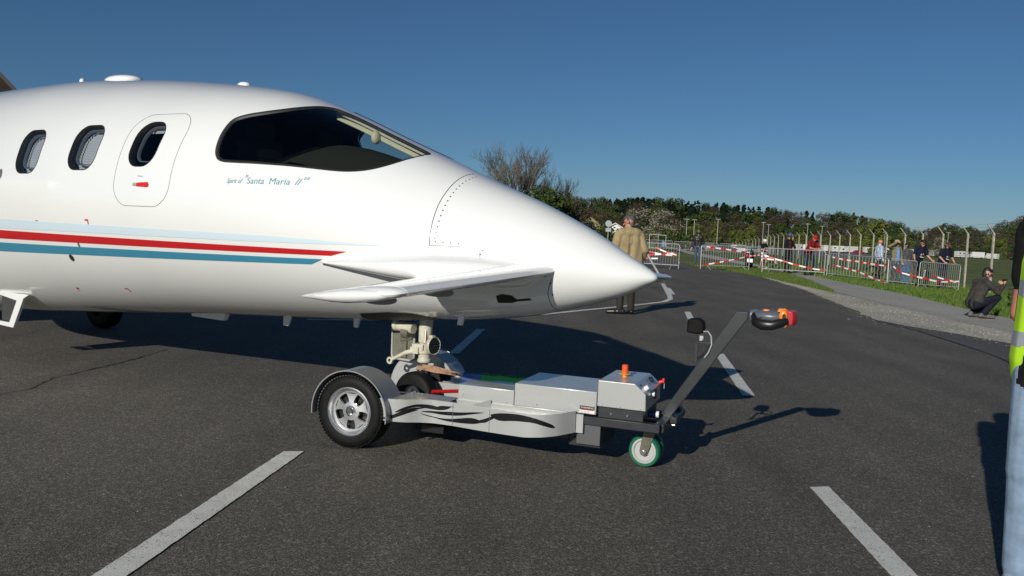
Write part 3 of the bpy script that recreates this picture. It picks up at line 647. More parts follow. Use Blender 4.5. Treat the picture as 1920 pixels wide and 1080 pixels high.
# forward wings: lofted sections
def naca(t, n=14):
    x = (1 - np.cos(np.linspace(0, math.pi, n))) / 2; y = 5 * t * (.2969 * np.sqrt(x) - .126 * x - .3516 * x ** 2 + .2843 * x ** 3 - .1015 * x ** 4)
    return x, y
def wing(side):
    def loft(stations, name, m, c0=0.0, c1=1.0):
        x, y = naca(.115); V = []; sel = [i for i in range(len(x)) if c0 - 1e-6 <= x[i] <= c1 + 1e-6]; xs_, ys_ = x[sel], y[sel]; n = len(sel)
        for b, sle, ch, z, th in stations:
            for k in range(n): V.append(A(sle + ch * xs_[k], side * b, z + th * ch * ys_[k] * 1.15 - .085 * ch * xs_[k]))
            for k in range(n): V.append(A(sle + ch * xs_[n - 1 - k], side * b, z - th * ch * ys_[n - 1 - k] * .85 - .085 * ch * xs_[n - 1 - k]))
        M = 2 * n; F = [(i * M + k, i * M + (k + 1) % M, (i + 1) * M + (k + 1) % M, (i + 1) * M + k) for i in range(len(stations) - 1) for k in range(M)]
        F += [tuple(range(M)), tuple((len(stations) - 1) * M + k for k in range(M))]
        mb = MB(); mb.add(V, F); return mb.build(name, m, ac, ang=50)
    st = [(.15, .54, .82, 1.19, 1.), (.30, .54, .81, 1.178, 1.), (.6, .545, .765, 1.158, 1.), (1.0, .555, .70, 1.133, 1.), (1.4, .567, .635, 1.109, 1.), (1.60, .572, .605, 1.097, 1.)]
    w = loft(st, "forward_wing", white)
    tip = [(1.604, .573, .60, 1.0965, 1.), (1.64, .578, .60, 1.094, .97), (1.665, .60, .58, 1.09, .78), (1.68, .65, .48, 1.086, .45), (1.684, .72, .33, 1.083, .1)]
    t = loft(tip, "wing_tip", white)
    # tip fairing running aft to a point, and the hinge fairing below
    mb = MB(); V = []; ns = 14
    fs_ = [(.62, .012, .02), (.70, .028, .045), (.82, .036, .055), (.92, .037, .055), (1.02, .03, .05), (1.12, .018, .035), (1.20, .008, .018), (1.235, .001, .003)]
    for s, rz, rb in fs_:
        for k in range(ns): an = 2 * math.pi * k / ns; V.append(A(s, side * (1.645 + rb * math.cos(an)), 1.085 - (s - .62) * .085 + rz * math.sin(an)))
    mb.add(V, [(i * ns + k, i * ns + (k + 1) % ns, (i + 1) * ns + (k + 1) % ns, (i + 1) * ns + k) for i in range(len(fs_) - 1) for k in range(ns)]); mb.build("tip_fairing", white, ac)
    mb = MB(); mb.ell(A(.86, side * 1.50, 1.045), (.14, .022, .032), 16, 8); mb.build("hinge_fairing", mat("hinge_grey", (.30, .30, .29), .4), ac)
    mb = MB(); mb.ell(A(.84, side * 1.05, 1.065), (.13, .02, .03), 16, 8); mb.build("hinge_fairing", MATS["hinge_grey"], ac)
    # flap gap line
    mb = MB(); V = []
    for b, sle, ch, z, th in st[1:]:
        for xx in (.70, .705): 
            yy = 5 * .115 * (.2969 * xx ** .5 - .126 * xx - .3516 * xx ** 2 + .2843 * xx ** 3 - .1015 * xx ** 4)
            V.append(A(sle + ch * xx, side * b, z + ch * yy * 1.15 - .085 * ch * xx + .0012))
    mb.add(V, [(2 * i, 2 * i + 1, 2 * i + 3, 2 * i + 2) for i in range(4)]); mb.build("flap_gap", rivet_m, ac, smooth=False)
    # teardrop root fairing
    mb = MB(); V = []; ns = 28; prof = [(.585, .01, .008), (.62, .05, .03), (.70, .11, .085), (.85, .145, .10), (1.05, .17, .105), (1.25, .17, .10), (1.45, .145, .085), (1.65, .11, .06), (1.85, .07, .035), (1.98, .035, .018), (2.06, .004, .003)]
    for s, up_, dn in prof:
        wf_ = float(sect(np.array([s]))[2]); ext = np.interp(s, [.5, .8, 1.2, 1.5, 1.8, 2.06], [.02, .09, .165, .13, .065, .004]); cb = wf_ - .12; rb = .12 + ext
        for k in range(ns):
            an = 2 * math.pi * k / ns; c_, q_ = math.cos(an), math.sin(an) * (.62 if math.sin(an) > 0 else 1); V.append(A(s, side * (cb + rb * math.copysign(abs(c_) ** .8, c_)), 1.150 + (up_ if q_ > 0 else dn) * math.copysign(abs(q_) ** (1.0 if q_ > 0 else .75), q_)))
    mb.add(V, [(i * ns + k, i * ns + (k + 1) % ns, (i + 1) * ns + (k + 1) % ns, (i + 1) * ns + k) for i in range(len(prof) - 1) for k in range(ns)]); mb.build("root_fairing", white, ac, ang=60)
wing(-1); wing(1)

# main wing, nacelle and port main gear (mostly out of the frame)
def big_wing(side):
    x, y = naca(.13); n = len(x); V = []; st = [(.4, 7.9, 1.95, 1.72), (2.0, 8.15, 1.75, 1.76), (3.2, 8.4, 1.35, 1.80), (7.2, 8.95, .65, 1.95)]
    for b, sle, ch, z in st:
        for k in range(n): V.append(A(sle + ch * x[k], side * b, z + ch * y[k]))
        for k in range(n): V.append(A(sle + ch * x[n - 1 - k], side * b, z - ch * y[n - 1 - k]))
    M = 2 * n; F = [(i * M + k, i * M + (k + 1) % M, (i + 1) * M + (k + 1) % M, (i + 1) * M + k) for i in range(3) for k in range(M)] + [tuple(range(M)), tuple(3 * M + k for k in range(M))]
    mb = MB(); mb.add(V, F); mb.build("main_wing", white, ac)
big_wing(-1); big_wing(1)
for sd in (-1, 1):
    mb = MB(); mb.lathe([(.001, 7.0), (.18, 7.1), (.32, 7.7), (.36, 8.6), (.30, 9.8), (.14, 10.6), (.001, 10.9)], ax='x', n=24, o=(0, 0, 0))
    mb.v = [(S0 - v[0], sd * 2.0 + v[1], 1.85 + v[2]) for v in mb.v]; mb.build("engine_nacelle", white, ac)
def wheel_meshes(mb, r, w, rim, n=40):
    prof = [(rim, -w * .42), (rim + .01, -w * .5), (r * .86, -w * .5), (r * .965, -w * .40), (r, -w * .25), (r, w * .25), (r * .965, w * .40), (r * .86, w * .5), (rim + .01, w * .5), (rim, w * .42)]
    mb.lathe(prof, n=n)
for sd in (1,):
    mb = MB(); wheel_meshes(mb, .28, .2, .12, 30); mb.lathe([(.001, -.05), (.12, -.06), (.12, .06), (.001, .05)], n=20); g = mb.build("main_wheel", tyre_m, ac, loc=A(7.75, 1.3, .28))
    mb = MB(); mb.cyl(A(7.75, 1.3, .3), A(7.6, 1.0, 1.5), .05); mb.build("main_leg", cream, ac)

# nose gear
GX = 1.73
mb = MB(); mb.tube([A(1.725, 0, .80), A(1.728, 0, .60), A(1.728, 0, .59), A(1.73, 0, .52)], [.050, .048, .038, .040], 20)
mb.lathe([(.030, .452), (.050, .456), (.050, .475), (.043, .482), (.043, .515), (.05, .52), (.05, .54), (.03, .545)], o=(S0 - 1.73, 0, 0), ax='z', n=24); mb.box(A(1.76, -.02, .56), (.10, .06, .05)); mb.cyl(A(1.79, -.055, .69), A(1.93, -.055, .70), .038, n=16); mb.ell(A(1.945, -.06, .705), (.03, .045, .045)); mb.build("gear_strut", cream, ac, bevel=.004)
mb = MB(); mb.cyl(A(1.73, 0, .46), A(1.72, 0, .24), .027, n=20); mb.cyl(A(1.78, 0, .395), A(1.80, 0, .29), .008, n=8); mb.build("oleo_piston", chrome, ac)
mb = MB(); mb.cyl(A(1.82, -.055, .655), A(1.88, -.055, .66), .044, n=16); mb.cyl(A(1.80, -.06, .62), A(1.90, -.06, .60), .012, n=8); mb.cyl(A(1.7, .03, .72), A(1.95, .04, .66), .015, n=8); mb.cyl(A(1.70, -.03, .70), A(1.69, -.05, .60), .008, n=8); mb.build("steering_actuator", mat("actuator_grey", (.20, .19, .15), .4, .4), ac)
mb = MB(); mb.tube([A(1.76, -.045, .54), A(1.85, -.06, .515), A(1.965, -.07, .455)], [.020, .017, .012], 12); mb.lathe([(.012, -.01), (.026, -.01), (.026, .01), (.012, .01)], o=A(1.985, -.07, .445), n=16); mb.box(A(1.775, -.05, .54), (.07, .03, .045)); mb.build("torque_link", cream, ac)
# landing light
mb = MB(); M_ = Matrix.Rotation(R(-25), 3, 'Z'); 
mb.lathe([(.03, -.05), (.058, -.03), (.066, 0), (.062, .006), (.056, .002)], ax='x', n=28, o=(0, 0, 0)); mb.cyl((-.03, .02, 0), (-.10, .03, -.02), .014, n=8); mb.box((-.02, 0, .062), (.03, .03, .02)); lt = mb.build("landing_light", cream, ac, loc=A(1.625, -.03, .585), rot=(0, 0, R(-4)))
mb = MB(); mb.lathe([(.001, .004), (.055, .002), (.056, -.002)], ax='x', n=28)
for k in range(19):
    rr, aa = (0, 0) if k == 0 else (.02, k * 60) if k < 7 else (.04, k * 30); mb.ell((.005, rr * math.cos(R(aa)), rr * math.sin(R(aa))), (.004, .006, .006), 8, 4)
mb.build("light_lens", lens_m, lt)
# gear door with stiffened rim
mb = MB(); mb.prism(rrect(1.90, 2.12, .425, .70, .03, 3), lambda s, z: A(s, .10, z), lambda s, z: A(s, .112, z)); gd = mb.build("gear_door", mat("door_inner_olive", (.14, .14, .11), .5, var=.2, scale=20), ac)
mb = MB(); q = [Vector(A(s, .096, z)) for s, z in rrect(1.905, 2.115, .43, .695, .03, 3)]; mb.tube(q, .008, 6, closed=True); mb.build("door_rim", mat("rim_pale", (.55, .55, .5), .3, .3), gd)
mb = MB(); mb.bb(S0 - 2.03, S0 - 1.97, .085, .098, .45, .68); mb.build("stiffener", MATS["door_inner_olive"], gd)
# axle, fork, twin wheels
mb = MB(); mb.cyl(A(1.71, -.13, .236), A(1.71, .13, .236), .018, n=14); mb.box(A(1.737, 0, .29), (.07, .06, .08)); mb.build("axle_fork", cream, ac, bevel=.006)
for b in (-.098, .098):
    mb = MB(); wheel_meshes(mb, .166, .114, .072, 44)
    for k in (-.028, 0, .028): mb.lathe([(.1665, k - .004), (.1672, k), (.1665, k + .004)], n=44)
    wv = mb.build("nose_wheel", tyre_m, ac, loc=A(1.71, b, .236))
    mb = MB(); mb.lathe([(.074, -.05), (.070, -.046), (.066, -.03), (.045, -.028), (.03, -.046), (.001, -.048)] , n=32); mb.lathe([(.074, .05), (.066, .03), (.03, .046), (.001, .048)], n=32)
    for k in range(6): an = k * math.pi / 3; mb.cyl((.05 * math.cos(an), -.036, .05 * math.sin(an)), (.05 * math.cos(an), -.028, .05 * math.sin(an)), .006, n=6)
    mb.build("rim", alu, wv)
# ---------------------------------------------------------------- the electric nose wheel tug
TG = R(20.5)
tg = empty("aircraft_tug", (-.757, 5.80, 0), -TG, "silver walk-behind tug with black swooshes, parked under the aircraft nose with its steering bar raised", "aircraft tug")
def part(name, fn, m, parent=tg, **k):
    mb = MB(); fn(mb); return mb.build(name, m, parent, **k)
# big wheels
def tug_wheel(b, out):
    mb = MB(); r, w = .233, .165
    mb.lathe([(.150, -w * .40), (.158, -w * .50), (.185, -w * .53), (.212, -w * .49), (.226, -w * .40), (.2315, -w * .30), (.233, 0), (.2315, w * .30), (.226, w * .40), (.212, w * .49), (.185, w * .53), (.158, w * .5), (.150, w * .40)], n=64)
    W = mb.build("wheel", tyre_m, tg, loc=(-.035, b, .233))
    mb = MB()
    for k in range(66):
        an = 2 * math.pi * k / 66; c, s = math.cos(an), math.sin(an); M = Matrix(((c, 0, -s), (0, 1, 0), (s, 0, c)))
        for y0, sk in ((-.066, 1), (-.030, 1), (.030, -1), (.066, -1)):
            mb.box(M @ Vector((.2335 if abs(y0) < .05 else .2285, y0, 0)), (.006, .026, .0125), M=M @ Matrix.Rotation(R(18 * sk), 3, 'X'))
    o = mb.build("tread", rubber, W, smooth=False); o["kind"] = "stuff"
    # polished five spoke rim on the outer side
    q = out; mb = MB()
    mb.lathe([(.152, q * .070), (.156, q * .080), (.150, q * .084), (.143, q * .076), (.134, q * .052), (.128, q * .048)], n=56)
    mb.lathe([(.036, q * .057), (.058, q * .0545), (.058, q * .036)], n=40); mb.lathe([(.129, q * .050), (.116, q * .0488), (.116, q * .032)], n=48)
    for k in range(5):
        an = 2 * math.pi * (k + .25) / 5
        ring = []
        for rr, ha, yy in ((.052, .30, .0545), (.062, .26, .053), (.078, .27, .051), (.095, .30, .0495), (.108, .34, .0485), (.120, .40, .0485)):
            for sgn in (-1, 1): ring.append((rr * math.cos(an + sgn * ha), q * yy, rr * math.sin(an + sgn * ha)))
            
        n0 = len(mb.v); inner = [(x, y - q * .018, z) for x, y, z in ring]
        mb.add(ring + inner, [(a, a + 1, a + 3, a + 2) for a in (0, 2, 4, 6, 8)] + [(a, a + 2, a + 14, a + 12) for a in (0, 2, 4, 6, 8)] + [(a + 1, a + 3, a + 15, a + 13) for a in (0, 2, 4, 6, 8)])
    mb.build("rim", alu, W, ang=30)
    mb = MB(); mb.lathe([(.001, q * .012), (.135, q * .012)], n=40); mb.lathe([(.150, -q * .05), (.150, q * .06)], n=40); mb.build("rim_barrel", mat("rim_black", (.012, .012, .012), .4), W)
    mb = MB(); mb.lathe([(.001, q * .070), (.016, q * .070), (.020, q * .066), (.020, q * .058), (.036, q * .056), (.040, q * .048)], n=32)
    mb.build("hub_cap", chrome, W)
    for k in range(5):
        an = 2 * math.pi * (k + .75) / 5; mb = MB(); mb.cyl((.056 * math.cos(an), q * .030, .056 * math.sin(an)), (.056 * math.cos(an), q * .050, .056 * math.sin(an)), .009, .007, 6); mb.build("wheel_nut", chrome, W)
tug_wheel(-.485, -1); tug_wheel(.525, 1)
def fender(b0, b1, inner):
    mb = MB(); r0, r1 = .262, .266; a0, a1 = R(-8), R(186); n = 40; V = []
    for k in range(n + 1):
        an = a0 + (a1 - a0) * k / n
        for r, b in ((r0, b0), (r1, b0), (r1, b1), (r0, b1)): V.append((-.02 + r * math.cos(an), b, .232 + r * math.sin(an)))
    F = [(k * 4 + j, k * 4 + (j + 1) % 4, k * 4 + 4 + (j + 1) % 4, k * 4 + 4 + j) for k in range(n) for j in range(4)] + [(0, 1, 2, 3), (n * 4 + 3, n * 4 + 2, n * 4 + 1, n * 4)]
    mb.add(V, F); mb.lathe([(.266, b0 if inner > 0 else b1), (.269, b0 if inner > 0 else b1)], o=(-.02, 0, .232), n=40, a0=a0, a1=a1)
    f = mb.build("fender", silver_d, tg)
    mb = MB(); bi = b1 - .001 if inner > 0 else b0 + .001; q = [(-.02 + .262 * math.cos(a0 + (a1 - a0) * k / n), .232 + .262 * math.sin(a0 + (a1 - a0) * k / n)) for k in range(n + 1)]
    mb.prism(q, lambda x, z: (x, bi - .002, z), lambda x, z: (x, bi + .002, z)); mb.build("fender_plate", silver, f)
fender(-.60, -.375, 1); fender(.43, .645, -1)
part("axle", lambda m: (m.cyl((-.035, -.40, .233), (-.035, -.30, .233), .03), m.bb(-.08, .02, -.36, -.30, .14, .30)), anthr)
part("axle", lambda m: (m.cyl((-.035, .36, .233), (-.035, .45, .233), .03), m.bb(-.08, .02, .30, .36, .14, .30)), anthr)
# curved side panels with the swooshes
PK = np.array([(.165, -.545), (.24, -.535), (.32, -.51), (.42, -.445), (.50, -.422), (.58, -.422), (.72, -.438), (.85, -.455), (1.10, -.468), (1.19, -.452), (1.27, -.40), (1.355, -.28)])
def pb(a): return pchip(PK[:, 0], PK[:, 1], np.asarray(a, float))
def panel(sgn, off):
    mb = MB(); aa = np.linspace(.165, 1.355, 64); V = []
    for a in aa:
        b = float(pb(a)); zb = float(np.interp(a, [.16, .45, 1.1, 1.36], [.203, .196, .196, .218])); zt = float(np.interp(a, [.16, .45, 1.1, 1.2, 1.36], [.340, .342, .338, .338, .352]))
        for bb_, z in ((b, zb), (b, zt), (b + .012, zt + .0), (b + .012, zb)): V.append((a, (bb_ if sgn > 0 else -bb_ + off), z))
    mb.add(V, [(k * 4 + j, k * 4 + (j + 1) % 4, k * 4 + 4 + (j + 1) % 4, k * 4 + 4 + j) for k in range(63) for j in range(4)] + [(0, 1, 2, 3), (252, 253, 254, 255)])
    return mb.build("side_panel", silver, tg, ang=30)
p_near = panel(1, 0); panel(-1, -.01)
part("panel_joint", lambda m: [m.box((a, float(pb(a)) - .0005, .267), (.0022, .003, .136)) for a in (.615, .872)], mat("joint_grey", (.12, .12, .12), .5))
def decal(name, pts, m):
    pts = [tuple(p) for p in smooth_poly(offset_poly(pts, -.0022), 1)]; q = resample(pts, .012); o = np.array([(p[0], p[1]) for p in q]); x0, y0 = o.min(0); x1, y1 = o.max(0)
    gx, gy = np.meshgrid(np.arange(x0, x1, .015), np.arange(y0, y1, .015)); g = np.c_[gx.ravel(), gy.ravel()]; g = g[inpoly(g[:, 0], g[:, 1], o)]
    V, F = cdt([tuple(v) for v in g], [q]); c = V[F].mean(1); F = F[inpoly(c[:, 0], c[:, 1], o)]
    link_mesh(name, np_mesh(name, np.c_[V[:, 0], pb(V[:, 0]) - .0015, V[:, 1]], F, m, True), p_near)
for q in ([(.264, .257), (.298, .279), (.336, .297), (.378, .309), (.426, .311), (.474, .307), (.521, .298), (.609, .311), (.568, .292), (.509, .283), (.449, .288), (.399, .299), (.350, .291), (.306, .269)],
          [(.183, .215), (.244, .234), (.283, .253), (.329, .276), (.364, .288), (.399, .291), (.371, .277), (.337, .260), (.299, .241), (.253, .220), (.209, .212)],
          [(.393, .260), (.443, .243), (.511, .232), (.585, .233), (.659, .246), (.733, .263), (.789, .262), (.827, .252), (.781, .234), (.716, .227), (.641, .222), (.566, .222), (.494, .233), (.435, .243)],
          [(.442, .264), (.510, .259), (.583, .259), (.658, .267), (.751, .290), (.851, .314), (.778, .303), (.695, .289), (.592, .276), (.509, .270)],
          [(.870, .302), (.930, .318), (.999, .325), (1.076, .327), (1.151, .317), (1.210, .300), (1.257, .278), (1.271, .259), (1.251, .262), (1.211, .276), (1.152, .291), (1.086, .291), (1.018, .287), (.950, .276), (.906, .283)]):
    decal("swoosh", q, flame)
for q in ([(.80, .258), (.84, .270), (.88, .290), (.93, .305), (.90, .285), (.86, .262), (.83, .252)], [(.265, .236), (.31, .256), (.355, .272), (.405, .280), (.35, .262), (.315, .246), (.29, .236)], [(.30, .262), (.345, .281), (.39, .290), (.46, .293), (.40, .284), (.36, .275), (.33, .262)], [(.40, .268), (.46, .262), (.53, .262), (.60, .272), (.66, .284), (.59, .279), (.53, .272), (.46, .271)], [(.50, .301), (.56, .305), (.64, .320), (.58, .312), (.53, .310)], [(.70, .243), (.76, .243), (.83, .247), (.868, .262), (.83, .257), (.76, .252)]):
    decal("swoosh", q, flame)
# decks and boxes
def deck(sgn, off):
    mb = MB(); aa = np.linspace(.165, .56, 18); poly = [(a, float(pb(a)) + .011) for a in aa] + [(.56, -.24), (.235, -.24), (.235, -.37), (.165, -.37)]
    mb.prism(poly, lambda a, b: (a, b * sgn + off, .330), lambda a, b: (a, b * sgn + off, .336)); mb.build("arm_deck", silver_d, tg)
deck(1, 0); deck(-1, -.01)
part("arm_rail", lambda m: (m.bb(.10, 1.40, -.262, -.238, .215, .328), m.bb(.10, 1.40, .215, .24, .215, .328)), silver)
part("lower_deck", lambda m: (m.bb(.562, 1.20, -.415, -.264, .285, .290), m.bb(.562, 1.2, .242, .39, .285, .290)), silver)
part("gusset", lambda m: m.prism([(.62, .292), (.80, .292), (.80, .352)], lambda a, z: (a, -.266 - (.80 - a) * .6, z), lambda a, z: (a, -.262 - (.80 - a) * .6, z)), silver, smooth=False)
part("undertray", lambda m: (m.bb(.30, 1.30, -.20, .20, .15, .20), m.bb(.34, .50, -.30, -.10, .10, .15), m.bb(.34, .40, -.12, .12, .05, .15), m.bb(.16, .52, -.10, .12, .125, .150)), black_p, bevel=.004)
part("winch_bar", lambda m: (m.cyl((.34, -.16, .335), (.52, .0, .335), .012), m.bb(.30, .53, -.07, .10, .20, .215)), mat("bar_red", (.45, .01, .01), .4))
fb = part("front_box", lambda m: m.bb(.568, .946, -.248, .215, .292, .424), silver, bevel=.004)
mbx = part("battery_box", lambda m: m.bb(.95, 1.474, -.25, .218, .332, .472), silver, bevel=.004)
part("box_skirt", lambda m: m.bb(.568, 1.36, -.246, .214, .225, .331), silver, bevel=.003)
cbx = part("control_box", lambda m: m.prism([(1.478, .388), (1.478, .545), (1.70, .545), (1.768, .486), (1.771, .388)], lambda a, z: (a, -.25, z), lambda a, z: (a, .20, z)), silver, bevel=.0045, smooth=False)
def screws(parent, pts, b=-.2495, r=.0045):
    for a, z in pts: part("screw", lambda m: m.cyl((a, b + .002, z), (a, b - .004, z), r, r * .7, 8), chrome, parent)
screws(fb, [(.60, .36), (.90, .345)], -.248); screws(mbx, [(1.0, .31), (1.10, .352), (.905, .30), (1.25, .30)], -.2505, .006)
screws(cbx, [(1.51, .398), (1.62, .398), (1.74, .398)], -.2505, .004)
for k in range(3): part("screw", lambda m: m.cyl((1.770, -.17 + k * .075, .40), (1.775, -.17 + k * .075, .40), .004, n=8), chrome, cbx)
# beacon-like stop button
eb = part("stop_button", lambda m: (m.cyl((1.585, -.02, .565), (1.585, -.02, .612), .0195, n=20), m.cyl((1.585, -.02, .612), (1.585, -.02, .618), .0195, .015, 20)), orange, cbx)
part("button_disc", lambda m: m.cyl((1.585, -.02, .5615), (1.585, -.02, .5645), .036, n=28), yellow, cbx)
part("button_stem", lambda m: m.cyl((1.585, -.02, .545), (1.585, -.02, .5615), .017, n=16), orange2, cbx)
# knobs, key, socket on the sloped and end faces
part("round_knob", lambda m: m.cyl((1.745, -.165, .506), (1.765, -.165, .523), .0165, .014, 18), whitep, cbx)
part("round_knob", lambda m: m.cyl((1.770, -.075, .465), (1.788, -.075, .465), .0165, .014, 18), whitep, cbx)
part("display", lambda m: m.bb(1.770, 1.774, .0, .06, .42, .475), black_p, cbx)
part("toggle_switch", lambda m: [m.box((1.722, y, .530), (.008, .008, .006), M=Matrix.Rotation(R(41), 3, 'Y')) for y in (-.20, -.18, .12, .14)], black_p, cbx)
part("key_loop", lambda m: m.tube([(1.735 + .022 * math.cos(t) * .6, .06 + .028 * math.sin(t), .523 - .012 * math.cos(t) + .006) for t in np.linspace(0, 2 * math.pi, 17)[:-1]], .0045, 6, closed=True), black_p, cbx)
part("red_key", lambda m: (m.cyl((1.765, .172, .497), (1.788, .172, .507), .013, .010, 10), m.box((1.792, .172, .512), (.014, .03, .028))), mat("key_red", (.7, .03, .02), .4), cbx, bevel=.003)
part("key_tag", lambda m: m.box((1.797, .178, .478), (.003, .010, .035)), steel, cbx)
# warning label
lb = part("warning_label", lambda m: m.bb(1.372, 1.464, -.2515, -.2505, .338, .382), whitep, mbx, smooth=False)
part("label_band", lambda m: m.bb(1.372, 1.464, -.2525, -.2517, .360, .382), mat("label_black", (.03, .008, .008), .5), lb, smooth=False)
part("label_band", lambda m: m.bb(1.376, 1.460, -.2525, -.2517, .3555, .3595), mat("label_red", (.5, .02, .02), .5), lb, smooth=False)
def flat_text(txt, w, h, fn, m, parent, name="lettering", shear=0):
    V, F = text_mesh(txt, shear); x0, x1 = V[:, 0].min(), V[:, 0].max(); y0, y1 = V[:, 1].min(), V[:, 1].max()
    mb = MB(); mb.add([fn((v[0] - x0) / (x1 - x0) * w, (v[1] - y0) / max(y1 - y0, 1e-6) * h) for v in V], F); return mb.build(name, m, parent, smooth=False)
flat_text("WARNING", .08, .010, lambda x, y: (1.378 + x, -.2535, .366 + y), whitep, lb)
for k in range(3): flat_text("max tow weight"[:13 - k * 2], .06 - .008 * k, .0045, lambda x, y: (1.378 + x, -.2522, .3495 - .006 * k + y - .003), black_p, lb)
# frame behind the boxes
part("frame_beam", lambda m: (m.bb(1.30, 1.858, -.25, -.200, .268, .318), m.bb(1.30, 1.858, .155, .205, .268, .318)), anthr, bevel=.003)
part("frame_cross", lambda m: (m.bb(1.82, 1.875, -.199, .154, .262, .312), m.bb(1.50, 1.55, -.199, .154, .268, .318)), anthr, bevel=.003)
part("frame_mount", lambda m: (m.bb(1.48, 1.755, -.225, .18, .319, .387),), anthr, bevel=.003)
part("end_post", lambda m: (m.bb(1.86, 1.90, .21, .30, .26, .345), m.bb(1.876, 1.92, -.02, .30, .285, .325)), anthr, bevel=.004)
part("skirt_plate", lambda m: m.bb(1.355, 1.502, -.232, -.226, .142, .268), mat("skirt_grey", (.10, .105, .11), .4, .2), bevel=.002)
part("lower_shell", lambda m: m.bb(1.30, 1.50, -.20, .15, .12, .267), anthr, bevel=.004)
for a in (1.56, 1.66): part("bolt_head", lambda m: m.cyl((a, -.226, .345), (a, -.232, .345), .006, n=8), chrome)
part("gas_spring", lambda m: m.cyl((1.70, -.03, .33), (1.79, -.01, .33), .014, n=14), mat("spring_blue", (.02, .10, .32), .35))
part("pivot_cap", lambda m: (m.cyl((1.790, -.03, .335), (1.812, -.03, .335), .020, n=18),), whitep)
part("end_bolt", lambda m: (m.cyl((1.880, .06, .30), (1.900, .06, .30), .012, n=10), m.cyl((1.880, .02, .27), (1.905, .02, .27), .010, n=10)), chrome)
# steering bar, its head, the mirror-like black lamp and cable
def bar(m):
    m.prism([(1.785, .288), (1.855, .288), (2.292, .955), (2.292, .992), (2.222, .992)], lambda a, z: (a, .045, z), lambda a, z: (a, .095, z))
    m.bb(2.292, 2.315, .05, .09, .955, .990)
part("steering_bar", bar, anthr, bevel=.004, smooth=False)
hb = part("control_head", lambda m: (m.ell((2.42, .07, .975), (.118, .075, .032), 28, 12), m.box((2.50, .07, .978), (.06, .11, .038)), m.cyl((2.30, .07, .972), (2.35, .07, .975), .026, .03, 16)), mat("head_grey", (.09, .10, .12), .35), bevel=.004)
def loop(m):
    for sg in (-1, 1):
        q = [(2.325, .07 + sg * .03, .975), (2.335, .07 + sg * .075, .955), (2.375, .07 + sg * .102, .945), (2.43, .07 + sg * .106, .945), (2.475, .07 + sg * .098, .955), (2.515, .07 + sg * .07, .965)]
        m.tube(q, [.016, .019, .021, .020, .019, .015], 12)
part("grip_loop", loop, black_p, hb)
part("head_shell", lambda m: (m.prism([(2.36, .95), (2.52, .945), (2.525, .965), (2.36, .975)], lambda a, z: (a, .0, z), lambda a, z: (a, .14, z))), black_p, hb, bevel=.006)
part("drive_switch", lambda m: m.ell((2.395, .035, 1.0), (.022, .010, .006), 14, 8), orange2, hb)
for sg in (-1, 1):
    part("thumb_lever", lambda m: (m.ell((2.492, .07 + sg * .064, .985), (.024, .016, .024), 16, 10), m.ell((2.505, .07 + sg * .070, .962), (.016, .014, .024), 14, 8), m.box((2.48, .07 + sg * .045, 1.004), (.04, .03, .008))), orange2, hb)
    part("lever_boss", lambda m: m.cyl((2.497, .07 + sg * .078, .985), (2.497, .07 + sg * .092, .985), .010, n=12), black_p, hb)
def bumper(m):
    V = []; n = 9
    for k in range(n):
        t = -1 + 2 * k / (n - 1); y = .07 + .062 * t; x = 2.565 - .022 * t * t
        for xx, z in ((x - .034, .948), (x, .950), (x + .005, .978), (x, 1.004), (x - .034, 1.006)): V.append((xx, y, z))
    m.add(V, [(k * 5 + j, k * 5 + (j + 1) % 5, k * 5 + 5 + (j + 1) % 5, k * 5 + 5 + j) for k in range(n - 1) for j in range(5)] + [(0, 1, 2, 3, 4), (40, 41, 42, 43, 44)])
part("red_bumper", bumper, redp, hb, bevel=.004)
hb.scale = (1, 1, 1.45); hb.location = (0, 0, -.975 * .45)
lh = part("lamp_housing", lambda m: m.prism([(1.93, .838), (1.935, .920), (1.995, .928), (2.028, .908), (2.034, .868), (2.025, .838), (1.99, .832)], lambda a, z: (a, .085, z), lambda a, z: (a, .175, z)), mat("lamp_black", (.004, .004, .004), .6, spec=.15), bevel=.008)
part("lamp_glass", lambda m: m.bb(1.924, 1.931, .095, .165, .848, .912), lens_m, lh)
part("lamp_bracket", lambda m: (m.bb(1.985, 2.0, .11, .135, .665, .785), m.bb(1.985, 2.085, .11, .135, .778, .787), m.tube([(1.995, .12, .670), (2.05, .10, .72), (2.075, .085, .77)], .007, 6)), anthr)
part("lamp_clamp", lambda m: (m.box((2.018, .125, .806), (.022, .018, .030)), m.cyl((2.02, .10, .80), (2.02, .15, .80), .007, n=8)), steel)
part("lamp_cable", lambda m: m.tube([(2.03, .10, .85), (2.06, .08, .855), (2.085, .05, .83), (2.092, .035, .78), (2.075, .03, .73), (2.055, .035, .70)], .0045, 8), mat("cable_grey", (.35, .35, .34), .4))
